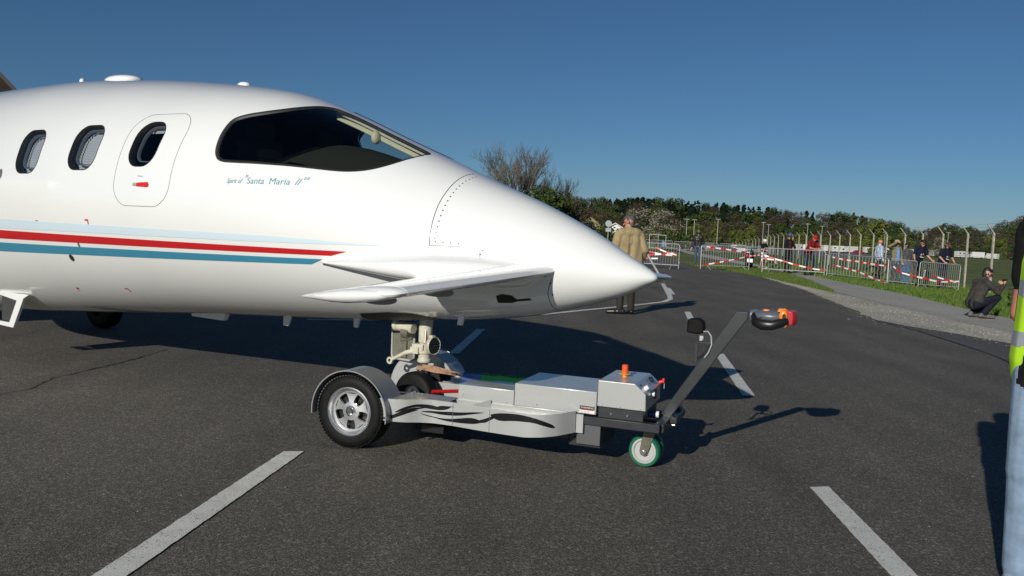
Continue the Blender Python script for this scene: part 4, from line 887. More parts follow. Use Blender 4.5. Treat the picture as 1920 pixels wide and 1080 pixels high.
# castors
def castor(b, rot, col=True):
    mb = MB(); mb.lathe([(.078, -.020), (.094, -.021), (.100, -.012), (.100, .012), (.094, .021), (.078, .020)], n=44, closed=True); w = mb.build("castor_wheel", green_r, tg, loc=(1.735, b, .100), rot=(0, 0, R(rot)))
    mb = MB(); mb.lathe([(.079, -.016), (.079, -.019), (.066, -.021), (.060, -.010), (.030, -.010), (.028, -.020), (.001, -.021)], n=40); mb.lathe([(.079, .019), (.030, .010), (.001, .021)], n=32); mb.build("castor_hub", caster_g, w)
    return w
w1 = castor(-.02, -8); castor(.085, -8)
def fork(m):
    for b in (-.052, .011):
        m.prism([(1.708, .100), (1.716, .078), (1.735, .070), (1.754, .078), (1.762, .100), (1.800, .222), (1.726, .222)], lambda a, z: (a, b, z), lambda a, z: (a, b + .005, z))
    m.bb(1.715, 1.815, -.055, .12, .222, .232); m.cyl((1.765, .03, .232), (1.765, .03, .262), .035, n=20); m.bb(1.70, 1.84, -.03, .12, .252, .261)
part("castor_fork", fork, fork_m, bevel=.002)
part("axle_bolt", lambda m: (m.cyl((1.735, -.066, .100), (1.735, -.052, .100), .018, .015, 14), m.cyl((1.735, -.072, .1), (1.735, -.064, .1), .010, n=6)), chrome)
# rope and strap from the nose leg to the winch (things of their own)
def T2(a, b, z):
    c, s = math.cos(-TG), math.sin(-TG); return (-.757 + a * c - b * s, 5.80 + a * s + b * c, z)
rp = [(.165, -.035, .462), (.22, -.035, .462), (.30, -.025, .456), (.38, -.005, .448), (.45, .0, .441)]
mb = MB(); rr_ = random.Random(2)
for k in range(5):
    o_ = (k - 2) * .0055; q_ = [T2(a, b - .01 + o_ * math.cos(a * 40) * .8, z + o_ * .9 + rr_.uniform(-.002, .002)) for a, b, z in rp]; mb.tube(q_, [.0055, .006, .006, .0055, .0045], 7)
for k in range(4):
    o_ = (k - 1.5) * .006; mb.tube([T2(.165, .04, .458 + o_), T2(.24, .05, .455 + o_), T2(.36, .03, .448 + o_ * .6), T2(.45, .005, .441 + o_ * .3)], [.0065, .007, .0065, .005], 7)
setp(mb.build("tow_rope", rope_m), "frayed brown rope looped round the nose leg above the twin wheels", "rope")
mb = MB(); mb.tube([T2(.445, .0, .441), T2(.475, .0, .442), T2(.50, .0, .440)], [.012, .009, .012], 8); mb.ell(T2(.46, .0, .425), (.03, .02, .012)); setp(mb.build("strap_hook", steel), "small steel hook joining the brown rope to the blue strap", "hook")
def webbing(name, pts, w, m, label, cat):
    mb = MB(); V = []
    for k, (a, b, z) in enumerate(pts): 
        for db, dz in ((-w, -.020), (-w * .7, .012), (w * .5, .016), (w, -.006)): V.append(T2(a, b + db, z + dz + .003 * math.sin(k * 2.1 + db * 90)))
    n = len(pts); mb.add(V, [(k * 4 + j, k * 4 + (j + 1) % 4, k * 4 + 4 + (j + 1) % 4, k * 4 + 4 + j) for k in range(n - 1) for j in range(4)] + [(0, 1, 2, 3), tuple(n * 4 - 4 + j for j in range(4))])
    return setp(mb.build(name, m), label, cat)
webbing("blue_strap", [(.495, .0, .440), (.53, .0, .441), (.58, -.002, .443), (.63, -.005, .446)], .030, blue_w, "blue webbing strap between the steel hook and the green strap", "strap")
gs = webbing("green_strap", [(.632, -.006, .448), (.70, -.015, .452), (.78, -.025, .455), (.86, -.03, .456), (.95, -.04, .460)], .038, green_w, "green webbing strap with black writing lying on the silver front box", "strap")
V, F = text_mesh("IZ-774M", .1); mb = MB(); x0, x1 = V[:, 0].min(), V[:, 0].max()
mb.add([T2(.70 + (v[0] - x0) / (x1 - x0) * .20, -.038 - .01 * (v[0] - x0) / (x1 - x0) - .012 + v[1] * .028 * .5, .462 + v[1] * .022) for v in V], F); o = mb.build("lettering", black_p, gs, smooth=False)
# ---------------------------------------------------------------- people
def capsule(V, F, p0, p1, r0, r1, n=14, k=4, sx=None):
    """tapered closed capsule; sx = (axis, factor) squashes it across that axis"""
    p0 = np.array(p0, float); p1 = np.array(p1, float); t = p1 - p0; L = np.linalg.norm(t); t = t / L if L > 1e-9 else np.array([0, 0, 1.])
    u = np.cross(t, [0, 1, .01]); u /= np.linalg.norm(u); w = np.cross(t, u); o = len(V)
    rings = [(p0 - t * r0 * math.cos(a), r0 * math.sin(a)) for a in np.linspace(.12, math.pi / 2, k)] + [(p1 + t * r1 * math.sin(a), r1 * math.cos(a)) for a in np.linspace(0, math.pi / 2 - .12, k)]
    for c, r in rings:
        for i in range(n):
            a = 2 * math.pi * i / n; q = (u * math.cos(a) + w * math.sin(a)) * r
            if sx is not None: ax = np.array(sx[0], float); q = q - ax * (q @ ax) * (1 - sx[1])
            V.append(tuple(c + q))
    m = len(rings)
    for j in range(m - 1):
        for i in range(n): F.append((o + j * n + i, o + j * n + (i + 1) % n, o + (j + 1) * n + (i + 1) % n, o + (j + 1) * n + i))
    F.append(tuple(o + i for i in range(n))[::-1]); F.append(tuple(o + (m - 1) * n + i for i in range(n)))
def remesh(name, V, F, vox, smooth=3, noise=0.0, nscale=8.0, seed=0):
    me = bpy.data.meshes.new("tmp"); me.from_pydata(V, [], F); bm = bmesh.new(); bm.from_mesh(me); bmesh.ops.recalc_face_normals(bm, faces=bm.faces); bm.to_mesh(me); bm.free()
    o = bpy.data.objects.new("tmp", me); COL.objects.link(o); r = o.modifiers.new("r", 'REMESH'); r.mode = 'VOXEL'; r.voxel_size = vox
    s = o.modifiers.new("s", 'SMOOTH'); s.factor = .5; s.iterations = smooth
    dg = bpy.context.evaluated_depsgraph_get(); out = bpy.data.meshes.new_from_object(o.evaluated_get(dg)); bpy.data.objects.remove(o); bpy.data.meshes.remove(me)
    out.name = name; n = len(out.vertices); co = np.empty(n * 3, np.float32); out.vertices.foreach_get("co", co); co = co.reshape(-1, 3)
    if noise:
        nr = np.empty(n * 3, np.float32); out.vertices.foreach_get("normal", nr); nr = nr.reshape(-1, 3); x, y, z = (co * nscale + seed).T
        d = np.sin(x * 2.6 + .9 * np.sin(z * .35 + y)) * (.55 + .45 * np.sin(z * .33 + y * .7 + 1)) + .5 * np.sin(x * 4.7 + y * 2.1 - z * .55) + .35 * np.sin(z * 1.1 + x * .8) * np.sin(x * .9); co += nr * (d * noise)[:, None]; out.vertices.foreach_set("co", co.ravel())
    out.polygons.foreach_set("use_smooth", np.ones(len(out.polygons), bool)); return out, co
SKIN = mat("skin", (.46, .25, .17), .5, var=.1, scale=10); SKIN_R = mat("skin_ruddy", (.50, .20, .13), .5, var=.12, scale=10)
def cloth(name, c, var=.25): return mat(name, c, .85, var=var, scale=12, spec=.2, bump=.35, bscale=24, bdist=.01)
def person(label, loc, yaw, J={}, shirt=None, sleeve=1.0, pants=None, shorts=False, shoes=None, skin=SKIN, hair=None, bald=False, cap=None, hat=None, hat2=None, helmet=None, glasses=False,
           girth=1.0, sc=1.0, vox=.011, jacket=None, group=None, coat=None, vest=None, curl=.6, loose=1.0, skirt=None):
    """yaw: direction the front faces, degrees counter-clockwise from +Y; x = the person's right"""
    root = empty("person", loc, R(yaw), label, "person", group)
    D = dict(pel=(0, 0, .95), wst=(0, .0, 1.10), che=(0, .0, 1.30), nek=(0, -.01, 1.49), hed=(0, .02, 1.63),
             shR=(.175, -.01, 1.43), elR=(.235, -.03, 1.15), haR=(.255, .05, .91), shL=(-.175, -.01, 1.43), elL=(-.235, -.03, 1.15), haL=(-.255, .05, .91),
             hpR=(.09, 0, .92), knR=(.105, .025, .50), anR=(.105, -.02, .09), toR=(.125, .15, .035), hpL=(-.09, 0, .92), knL=(-.105, .025, .50), anL=(-.105, -.02, .09), toL=(-.125, .15, .035))
    D.update(J); D = {k: np.array(v, float) * sc for k, v in D.items()}; g = girth; V, F, S = [], [], []
    def c(a, b, r0, r1, m, sx=None, m2=None, split=2): 
        pa = D[a] if isinstance(a, str) else np.array(a); pb_ = D[b] if isinstance(b, str) else np.array(b); capsule(V, F, pa, pb_, r0 * sc, r1 * sc, sx=sx); S.append((pa, pb_, (r0 + r1) / 2 * sc, m, m2 if m2 is not None else m, split))
    ax = (D['shR'] - D['shL']); ax /= np.linalg.norm(ax); fwd = np.cross(np.array([0, 0, 1.]), ax); fwd /= np.linalg.norm(fwd); F_ = (tuple(fwd), .78)
    o = ax * .06 * sc * g
    # torso
    c(D['che'] + o, D['pel'] + o * .9, .125 * g, .115 * g, 1, F_); c(D['che'] - o, D['pel'] - o * .9, .125 * g, .115 * g, 1, F_)
    c(D['shR'] * .85 + D['nek'] * .15, D['shL'] * .85 + D['nek'] * .15, .075, .075, 1); c('nek', 'che', .07, .12 * g, 1)
    c(D['pel'] + o, D['pel'] - o, .118 * g, .118 * g, 2, F_)
    hd = D['hed']; nk = D['nek']; up = hd - nk; up /= np.linalg.norm(up)
    f = np.array(J.get('look', tuple(fwd)), float); f -= up * (f @ up); f /= np.linalg.norm(f); rt = np.cross(f, up)
    c(nk, nk + up * .09 * sc, .058, .055, 0)
    # head: skull, jaw, nose, ears, brow
    c(hd + up * .03 * sc - f * .018 * sc, hd + up * .035 * sc + f * .012 * sc, .088, .083, 0); c(hd + up * .0 * sc + f * .01 * sc, hd - up * .075 * sc + f * .038 * sc, .074, .042, 0, (tuple(rt), .88))
    c(hd - up * .002 * sc + f * .092 * sc, hd - up * .030 * sc + f * .108 * sc, .009, .013, 0); c(hd - up * .062 * sc + f * .075 * sc, hd - up * .064 * sc + f * .083 * sc, .014, .012, 0)
    for s_ in (-1, 1): c(hd + rt * s_ * .082 * sc - f * .005 * sc + up * .012 * sc, hd + rt * s_ * .086 * sc - f * .008 * sc - up * .028 * sc, .013, .010, 0)
    for sd, sg in (('R', 1), ('L', -1)):
        sh, el, ha = D['sh' + sd], D['el' + sd], D['ha' + sd]; am = 1 if sleeve > 0 else 0; th = 1.12 if sleeve > .9 else 1.0
        if sleeve >= 1: c(sh, el, .062 * g, .048 * th, 1); c(el, ha, .046 * th, .034 * th, 1)
        elif sleeve > 0: mid = sh + (el - sh) * (.72 if sleeve < .77 else .56); c(sh, mid, .066 * g, .060, 1); c(mid, el, .044, .041, 0); c(el, ha, .042, .028, 0)
        else: c(sh, el, .055, .042, 0); c(el, ha, .042, .028, 0)
        # hand: palm, four fingers bent in two, thumb
        d = ha - el; d /= np.linalg.norm(d); lat = np.cross(d, fwd); lat = lat / (np.linalg.norm(lat) + 1e-6); pn = np.cross(lat, d); pn /= np.linalg.norm(pn)
        wv = J.get('grip' + sd); 
        if wv is not None: d = np.array(wv, float); d /= np.linalg.norm(d); lat = np.cross(d, pn); lat /= np.linalg.norm(lat) + 1e-6; pn = np.cross(lat, d)
        p0 = ha + d * .02 * sc; p1 = ha + d * .075 * sc
        for q in (-.022, 0, .022): c(p0 + lat * q * .7 * sc, p1 + lat * q * sc, .015, .013, 0)
        for q, ln in ((-.031, .058), (-.011, .070), (.010, .066), (.030, .050)):
            k0 = p1 + lat * q * sc; k1 = k0 + (d * math.cos(curl) + pn * math.sin(curl) * .8) * ln * .55 * sc; k2 = k1 + (d * math.cos(curl * 2) + pn * math.sin(curl * 2)) * ln * .5 * sc
            c(k0, k1, .0098, .009, 0); c(k1, k2, .009, .0075, 0)
        t0 = ha + d * .025 * sc + lat * -.026 * sc; t1 = t0 + (d * .7 - lat * .6 + pn * .35) * .045 * sc; c(t0, t1, .012, .010, 0); c(t1, t1 + (d * .9 + pn * .3) * .028 * sc, .010, .008, 0)
        hp, kn, an, to = D['hp' + sd], D['kn' + sd], D['an' + sd], D['to' + sd]; lo = loose
        c(hp, kn, .092 * g, .062 * lo, 2)
        if shorts: c(kn, an, .052, .038, 0)
        else: c(kn, an + (kn - an) * .06, .058 * lo, .050 * lo, 2)
        hl = an + (an - to) * .28; hl[2] = min(an[2], to[2] + .02 * sc); c(an, hl, .040, .038, 3); c(hl, to, .040, .034, 3, None); c(to - (to - hl) * .45, to, .045, .036, 3)
    me, co = remesh("person", V, F, vox)
    # colour by the nearest limb
    cen = np.empty(len(me.polygons) * 3, np.float32); me.polygons.foreach_get("center", cen); cen = cen.reshape(-1, 3); best = np.full(len(cen), 1e9); mi = np.zeros(len(cen), np.int32)
    for a, b, r, m, m2, sp in S:
        ab = b - a; t = np.clip(((cen - a) @ ab) / max(ab @ ab, 1e-9), 0, 1); dd = np.linalg.norm(cen - (a + t[:, None] * ab), axis=1) - r; k = dd < best; best[k] = dd[k]; mi[k] = m
    me.materials.clear()
    for m_ in (skin, shirt, pants, shoes): me.materials.append(m_)
    me.polygons.foreach_set("material_index", mi); link_mesh("body", me, root)
    up_ = up * sc
    def blob(name, segs, m, vx=vox, noise=0, nscale=20, smooth=2):
        v, f_ = [], []
        for a, b, r0, r1, *sx in segs: capsule(v, f_, a, b, r0 * sc, r1 * sc, sx=sx[0] if sx else None)
        me_, _ = remesh(name, v, f_, vx, smooth, noise, nscale); me_.materials.clear(); me_.materials.append(m); return link_mesh(name, me_, root)
    fs, rs = f * sc, rt * sc
    if hair and not bald: blob("hair", [(hd + up_ * .052 - fs * .030, hd + up_ * .060 + fs * .022, .086, .078), (hd + up_ * .03 - fs * .045, hd - up_ * .045 - fs * .042, .070, .052), (hd + up_ * .035 + rs * .045 - fs * .01, hd - up_ * .0 + rs * .05 - fs * .015, .047, .036), (hd + up_ * .035 - rs * .045 - fs * .01, hd - up_ * .0 - rs * .05 - fs * .015, .047, .036)], hair, .009, .002)
    if cap:
        blob("cap", [(hd + up_ * .06 - fs * .025, hd + up_ * .062 + fs * .02, .094, .090), (hd + up_ * .045 + fs * .09 - rs * .03, hd + up_ * .045 + fs * .09 + rs * .03, .045, .045, (tuple(up), .2)), (hd + up_ * .042 + fs * .125 - rs * .02, hd + up_ * .042 + fs * .125 + rs * .02, .04, .04, (tuple(up), .2))], cap, .009)
    if hat:
        V2 = MB(); M3 = Matrix((tuple(rt), tuple(f), tuple(up))).transposed(); V2.ell(tuple(hd + up_ * .06), (.165 * sc, .175 * sc, .012 * sc), 28, 6, M=M3); V2.build("hat_brim", hat, root)
        blob("hat_crown", [(hd + up_ * .075 - fs * .02, hd + up_ * .085 + fs * .02, .095, .09), (hd + up_ * .13 - fs * .02, hd + up_ * .13 + fs * .02, .07, .065)], hat2 or hat, .009)
    if helmet: blob("helmet", [(hd + up_ * .055 - fs * .05, hd + up_ * .065 + fs * .04, .105, .095)], helmet, .009)
    if glasses:
        g_ = MB(); M3 = Matrix((tuple(rt), tuple(f), tuple(up))).transposed()
        for s_ in (-1, 1): g_.ell(tuple(hd + up_ * .008 + fs * .092 + rs * s_ * .032), (.030 * sc, .010 * sc, .019 * sc), 12, 6, M=M3); g_.tube([tuple(hd + up_ * .012 + fs * .08 + rs * s_ * .062), tuple(hd + up_ * .010 - fs * .0 + rs * s_ * .092)], .005 * sc, 6)
        g_.tube([tuple(hd + up_ * .012 + fs * .1 - rs * .01), tuple(hd + up_ * .012 + fs * .1 + rs * .01)], .004 * sc, 6); g_.build("sunglasses", mat("sunglass_dark", (.006, .006, .007), .12), root)
    else:
        for s_ in (-1, 1):
            g_ = MB(); g_.ell(tuple(hd + up_ * .008 + fs * .086 + rs * s_ * .031), (.011 * sc, .006 * sc, .007 * sc), 10, 6, M=Matrix((tuple(rt), tuple(f), tuple(up))).transposed()); g_.build("eye", mat("eye_dark", (.03, .02, .015), .3), root)
    root["_up"] = 1; del root["_up"]
    return root, D, blob, f, rt, up
navy = cloth("navy_cotton", (.010, .013, .030)); black_c = cloth("black_cotton", (.010, .010, .011)); jean = cloth("blue_denim", (.055, .085, .14)); jean_l = cloth("faded_denim", (.20, .28, .38)); jean_d = cloth("dark_denim", (.018, .025, .045))
khaki = cloth("khaki_cotton", (.33, .26, .14), .12); char = cloth("charcoal_cotton", (.045, .042, .038)); leather = mat("black_leather", (.012, .012, .012), .35); shoe_b = mat("black_shoe", (.012, .011, .010), .35)
shoe_g = mat("grey_shoe", (.12, .11, .10), .7); shoe_w = mat("white_shoe", (.5, .5, .5), .6); brownh = mat("brown_hair", (.045, .025, .015), .7, var=.3, scale=60); darkh = mat("dark_hair", (.010, .008, .007), .6, var=.3, scale=60); greyh = mat("grey_hair", (.075, .068, .062), .7, var=.4, scale=60); blondh = mat("fair_hair", (.35, .26, .15), .7)
redc = cloth("dark_red_cotton", (.17, .012, .014)); redcap = cloth("red_cap", (.40, .012, .015)); lblue = cloth("pale_blue_cotton", (.38, .47, .58)); beige = cloth("olive_beige", (.20, .18, .11)); greyc = cloth("grey_jacket", (.075, .075, .080)); bluec = cloth("mid_blue", (.12, .25, .50)); whitec = cloth("white_cloth", (.68, .68, .68), .05)

# man in the beige coat, seen from behind
rt_, D, blob, f, r_, u = person("man seen from behind in a long beige coat and dark trousers, beyond the aircraft nose", (2.03, 15.15, 0), 14,
    dict(look=(-.75, .66, 0), anR=(.10, -.02, .09), toR=(.12, .15, .035), anL=(-.10, .0, .09), toL=(-.30, .10, .035), elR=(.275, -.06, 1.16), haR=(.27, .10, .93), elL=(-.275, -.05, 1.16), haL=(-.24, .15, .98)),
    shirt=khaki, pants=cloth("dark_brown_trousers", (.030, .026, .022)), shoes=shoe_b, skin=SKIN_R, hair=greyh, girth=1.08, loose=1.25, vox=.009)
ax_ = np.array([1., 0, 0]); sq = ((0, 1, 0), .8)
blob("coat", [((.09, 0, 1.33), (.12, 0, .90), .165, .185, sq), ((-.09, 0, 1.33), (-.12, 0, .90), .165, .185, sq), ((.14, -.02, 1.44), (-.14, -.02, 1.44), .10, .10), ((.20, -.02, 1.41), (.285, -.07, 1.16), .085, .075), ((.285, -.07, 1.16), (.285, .06, .99), .072, .062),
              ((-.20, -.02, 1.41), (-.285, -.06, 1.16), .085, .075), ((-.285, -.06, 1.16), (-.25, .11, 1.03), .072, .062), ((0, -.02, 1.47), (0, .02, 1.535), .085, .072)], khaki, .011, .008, 9, 3)
# bent grey tube leaning at his side
mb = MB(); mb.tube([(5.22, 30.2, .0), (4.98, 30.6, .45), (4.80, 31.0, .84), (4.74, 31.0, .90), (4.66, 31.0, .90), (4.58, 31.0, .80), (4.55, 31.0, .55), (4.55, 31, 0)], .042, 10)
setp(mb.build("bent_tube", steel), "bent pale grey metal tube standing on the road beside the man in the beige coat", "tube")

person("man in black leather jacket, brimmed hat and jeans walking behind the barrier beside the road", (9.45, 43.9, 0), 165, dict(haR=(.30, .06, .93), haL=(-.20, .10, 1.02), elL=(-.29, -.05, 1.18), knL=(-.11, .08, .52)),
       shirt=leather, pants=jean, shoes=mat("red_brown_shoe", (.12, .03, .02), .5), hair=brownh, hat=black_c, hat2=mat("hat_grey", (.10, .10, .08), .8), glasses=True, girth=1.1, vox=.013)
person("boy in white cycle helmet and black and white shirt standing astride his bicycle", (12.85, 43.9, 0), -150, dict(look=(.3, .9, -.3), elR=(.25, .05, 1.16), haR=(.15, .30, 1.10), elL=(-.25, .05, 1.16), haL=(-.15, .30, 1.10), hpR=(.12, 0, .92), hpL=(-.12, 0, .92), anR=(.22, -.05, .09), toR=(.24, .1, .03), anL=(-.22, -.05, .09), toL=(-.24, .1, .03), knR=(.18, .05, .5), knL=(-.18, .05, .5)),
       shirt=black_c, sleeve=.5, pants=whitec, shoes=shoe_w, hair=None, bald=True, helmet=whitep, shorts=True, sc=.84, vox=.012)
rt_, D, blob, f, r_, u = person("man in wide brimmed blue hat and open black jacket with both hands on the barrier", (12.25, 38.15, 0), -160, dict(look=(.45, .9, -.05), elR=(.27, .08, 1.17), haR=(.10, .34, 1.12), elL=(-.27, .08, 1.17), haL=(-.10, .34, 1.12)),
       shirt=black_c, pants=black_c, shoes=shoe_b, hair=brownh, skin=SKIN_R, hat=mat("hat_dark_felt", (.03, .03, .035), .8), hat2=mat("hat_blue", (.05, .07, .25), .7), vox=.012, girth=1.1)
blob("red_shirt_front", [((0, .085, 1.42), (0, .10, 1.05), .035, .045)], redc, .010)
rt_, D, blob, f, r_, u = person("man in red cap and dark red polo shirt leaning forearms on the barrier", (12.75, 36.95, -.02), -158, dict(che=(0, .16, 1.27), wst=(0, .08, 1.08), nek=(0, .24, 1.43), hed=(0, .31, 1.55), shR=(.19, .20, 1.39), shL=(-.19, .20, 1.39), elR=(.25, .36, 1.15), elL=(-.25, .36, 1.15), haR=(-.02, .47, 1.11), haL=(.02, .44, 1.13), pel=(0, -.03, .94), look=(.15, .95, -.1), knL=(-.12, .20, .55), anL=(-.10, .12, .12), toL=(-.10, .28, .06)),
       shirt=redc, sleeve=.7, pants=jean_d, shoes=shoe_b, hair=brownh, cap=redcap, glasses=False, girth=1.15, vox=.011, skin=SKIN_R, sc=1.05)
person("bald man in pale blue shirt standing with a bicycle behind the taped barrier", (14.75, 34.5, -.08), -85, dict(look=(0, 1, 0)), shirt=lblue, pants=cloth("brown_trousers", (.06, .045, .03)), shoes=shoe_g, skin=SKIN_R, hair=greyh, bald=True, vox=.013, girth=1.08)
rt_, D, blob, f, r_, u = person("man in olive jacket over a blue shirt shading his eyes with one hand", (14.6, 32.65, -.08), -165, dict(look=(-.5, .85, 0), elR=(.42, .12, 1.50), haR=(.16, .20, 1.66), gripR=(-1, .2, .1), elL=(-.26, -.02, 1.15)),
       shirt=beige, pants=jean_d, shoes=shoe_g, hair=blondh, glasses=True, vox=.012, skin=SKIN_R)
blob("blue_shirt_front", [((-.02, .09, 1.40), (-.02, .105, 1.0), .055, .075)], bluec, .010)
person("dark haired person in grey jacket and blue jeans turned away behind the barrier", (15.1, 32.85, -.10), 10, dict(look=(-.1, 1, 0)), shirt=greyc, pants=cloth("strong_blue_denim", (.025, .09, .22)), shoes=shoe_b, hair=darkh, vox=.013, girth=1.15, loose=1.3, sc=.95)
tees = []
for i, (loc, yaw, lk, hl, g_, lab) in enumerate([((15.28, 32.3, -.10), -162, (.15, .95, -.1), darkh, 1.08, "slim man in navy T-shirt with white print and sunglasses, his hands on two barriers"), ((16.28, 32.4, -.14), -158, (.9, .5, -.15), brownh, 1.25, "stout man in navy T-shirt with white print gripping the last barrier and looking aside")]):
    rt_, D, blob, f, r_, u = person(lab, loc, yaw, dict(look=lk, che=(0, .08, 1.29), nek=(0, .13, 1.47), hed=(0, .19, 1.60), shR=(.19, .10, 1.42), shL=(-.19, .10, 1.42), elR=(.30 if i == 0 else .29, .12, 1.17), haR=(.40 if i == 0 else .24, .27, 1.02), elL=(-.30 if i == 0 else -.29, .12, 1.17), haL=(-.36 if i == 0 else -.24, .27, 1.02)),
        shirt=navy, sleeve=.75, pants=black_c if i == 0 else jean_d, shoes=shoe_g, hair=hl, glasses=True, girth=g_, vox=.011, sc=1.05)
    mb = MB()
    V_, F_2 = text_mesh("27" if i else "24"); x0, x1 = V_[:, 0].min(), V_[:, 0].max()
    yf = .205 * (1.0 if i == 0 else 1.10)
    mb.add([(.085 - (v[0] - x0) / (x1 - x0) * .17, yf - abs(.085 - (v[0] - x0) / (x1 - x0) * .17) * .25 , 1.24 + v[1] * .17) for v in V_], F_2)
    mb.add([(.10, yf - .015, 1.165), (-.06, yf - .002, 1.14), (-.06, yf - .002, 1.165), (.10, yf - .015, 1.195)], [(0, 1, 2, 3)]); mb.build("shirt_print", whitec, rt_, smooth=False)

# crouching photographer
rt_, D, blob, f, r_, u = person("man crouching at the edge of the path in dark shirt and sunglasses, taking a photograph", (9.78, 17.80, .008), -78,
    dict(pel=(0, -.16, .31), wst=(0, -.14, .45), che=(0, -.02, .62), nek=(0, .05, .80), hed=(0, .12, .925), look=(.0, 1, -.05), shR=(.175, .01, .735), shL=(-.175, .01, .735), elR=(.24, .22, .55), elL=(-.20, .24, .56), haR=(.09, .47, .70), haL=(-.05, .47, .70), gripR=(-.25, .15, .95), gripL=(.25, .15, .95),
         hpR=(.10, -.14, .30), hpL=(-.10, -.14, .30), knR=(.17, .27, .44), knL=(-.14, .36, .26), anR=(.15, -.02, .10), toR=(.19, .20, .045), anL=(-.12, -.06, .12), toL=(-.13, .14, .04)),
    shirt=char, pants=cloth("navy_trousers", (.010, .012, .022)), shoes=shoe_g, hair=darkh, glasses=True, vox=.008, girth=1.1, loose=1.25, skin=SKIN, curl=1.1)
mb = MB(); mb.box((.02, 0, 0), (.12, .022, .066)); mb.cyl((.02, .0, 0), (.02, .03, 0), .022, n=16); c_ = mb.build("camera", black_p, None, bevel=.004)
M_ = rt_.matrix_basis.copy(); q_ = Matrix.Translation(rt_.location) @ Matrix.Rotation(R(-78), 4, 'Z') @ Vector((.02, .53, .80)); c_.location = q_; c_.rotation_euler = (0, 0, R(-78)); setp(c_, "small black compact camera held up by the crouching man", "camera")

# person in the high visibility waistcoat at the right edge
hv = mat("hi_vis_yellow", (.46, .78, .02), .6); refl = mat("reflective_band", (.42, .46, .48), .35, .3)
rt_, D, blob, f, r_, u = person("person in yellow high visibility waistcoat, black T-shirt and faded jeans at the right edge", (2.20, 3.34, 0), -80,
    dict(elL=(-.235, -.015, 1.13), haL=(-.19, .15, .95), pel=(0, -.03, .95), hpL=(-.09, -.03, .92), hpR=(.09, -.03, .92), knL=(-.105, -.035, .5), knR=(.105, -.035, .5), anL=(-.105, -.035, .09), anR=(.105, -.035, .09), toL=(-.12, .13, .035), toR=(.12, .13, .035), nek=(0, -.01, 1.52), hed=(0, .02, 1.66), shL=(-.20, -.01, 1.46), shR=(.20, -.01, 1.46)), shirt=black_c, sleeve=.78, pants=jean_l, shoes=shoe_g, hair=brownh, vox=.0075, girth=1.08, loose=1.3, skin=SKIN_R, curl=1.0, sc=1.03)
vm = blob("waistcoat", [((.075, 0, 1.38), (.085, 0, .98), .150, .162, ((0, 1, 0), .8)), ((-.075, 0, 1.38), (-.085, 0, .98), .150, .162, ((0, 1, 0), .8)), ((.10, -.01, 1.45), (-.10, -.01, 1.45), .088, .088)], hv, .008, .004, 12, 3)
vm.data.materials.append(refl); me = vm.data; n_ = len(me.polygons); cz = np.empty(n_ * 3, np.float32); me.polygons.foreach_get("center", cz); z_ = cz.reshape(-1, 3)[:, 2]; me.polygons.foreach_set("material_index", (((z_ > 1.24) & (z_ < 1.31)) | ((z_ > 1.04) & (z_ < 1.10))).astype(np.int32))

# far figures
person("child in blue jumper standing by the white goal frame", (20.6, 118, -.6), 170, shirt=bluec, pants=jean_l, shoes=shoe_g, hair=brownh, vox=.02, sc=.85)
person("person in dark top and shorts walking beyond the far barriers", (21.6, 104, -.35), 120, dict(knL=(-.1, .15, .52), anL=(-.1, .2, .1), toL=(-.1, .38, .05)), shirt=black_c, sleeve=.6, pants=jean_d, shorts=True, shoes=shoe_g, hair=darkh, vox=.02)
person("person in red top sitting on the grass near the far hedge", (24.0, 104, -.75), 170, dict(), shirt=mat("red_top", (.4, .03, .02), .8), pants=black_c, shoes=shoe_g, hair=darkh, vox=.02, sc=.9)

# ---------------------------------------------------------------- barriers, tape
def make_barrier(L=2.45, nb=19):
    r = empty("crowd_barrier", (0, 0, 0)); mb = MB(); a = .10; q = []
    for cx, cz, s0 in ((L - a, 1.10 - a, 0), (a, 1.10 - a, 90)):
        for k in range(6): an = R(s0 + 18 * k); q.append((cx + a * math.cos(an), 0, cz + a * math.sin(an)))
    pts = [(L, 0, .03)] + q + [(0, 0, .03)]; mb.tube(pts, .019, 8); mb.tube([(0, 0, .19), (L, 0, .19)], .017, 8); mb.build("frame", steel, r)
    bm_ = MB(); bm_.tube([(0, 0, .20), (0, 0, 1.085)], .0068, 6); me = bm_.mesh("bar", steel)
    for k in range(nb): link_mesh("bar", me, r, (L * (k + 1) / (nb + 1), 0, 0))
    fm = MB(); fm.tube([(0, -.33, .012), (0, 0, .19), (0, .33, .012)], .014, 6); me = fm.mesh("foot", steel)
    for x in (.32, L - .32): link_mesh("foot", me, r, (x, 0, 0))
    hm = MB(); hm.box((.03, 0, 0), (.06, .02, .02)); me = hm.mesh("hook", steel)
    for z in (.30, .95): link_mesh("hook", me, r, (L, 0, z))
    return r
proto = make_barrier(); GB = "galvanised crowd barriers in a row beside the path"
bars = [((5.02, 37.9), (7.15, 36.9), "crowd barrier standing on the road just left of the man in leather jacket"), ((8.45, 38.5), (10.85, 39.3), "crowd barrier at the road edge in front of the black scooter"),
        ((10.94, 37.5), (13.2, 36.2), "crowd barrier the man in the blue brimmed hat holds"), ((13.2, 35.9), (14.02, 31.95), "crowd barrier with two strips of tape in front of the bald man"),
        ((13.95, 31.7), (14.92, 31.7), "crowd barrier left of the slim man in navy T-shirt"), ((15.02, 31.6), (16.70, 31.95), "last crowd barrier in the row, gripped by the stout man")]
BR = []
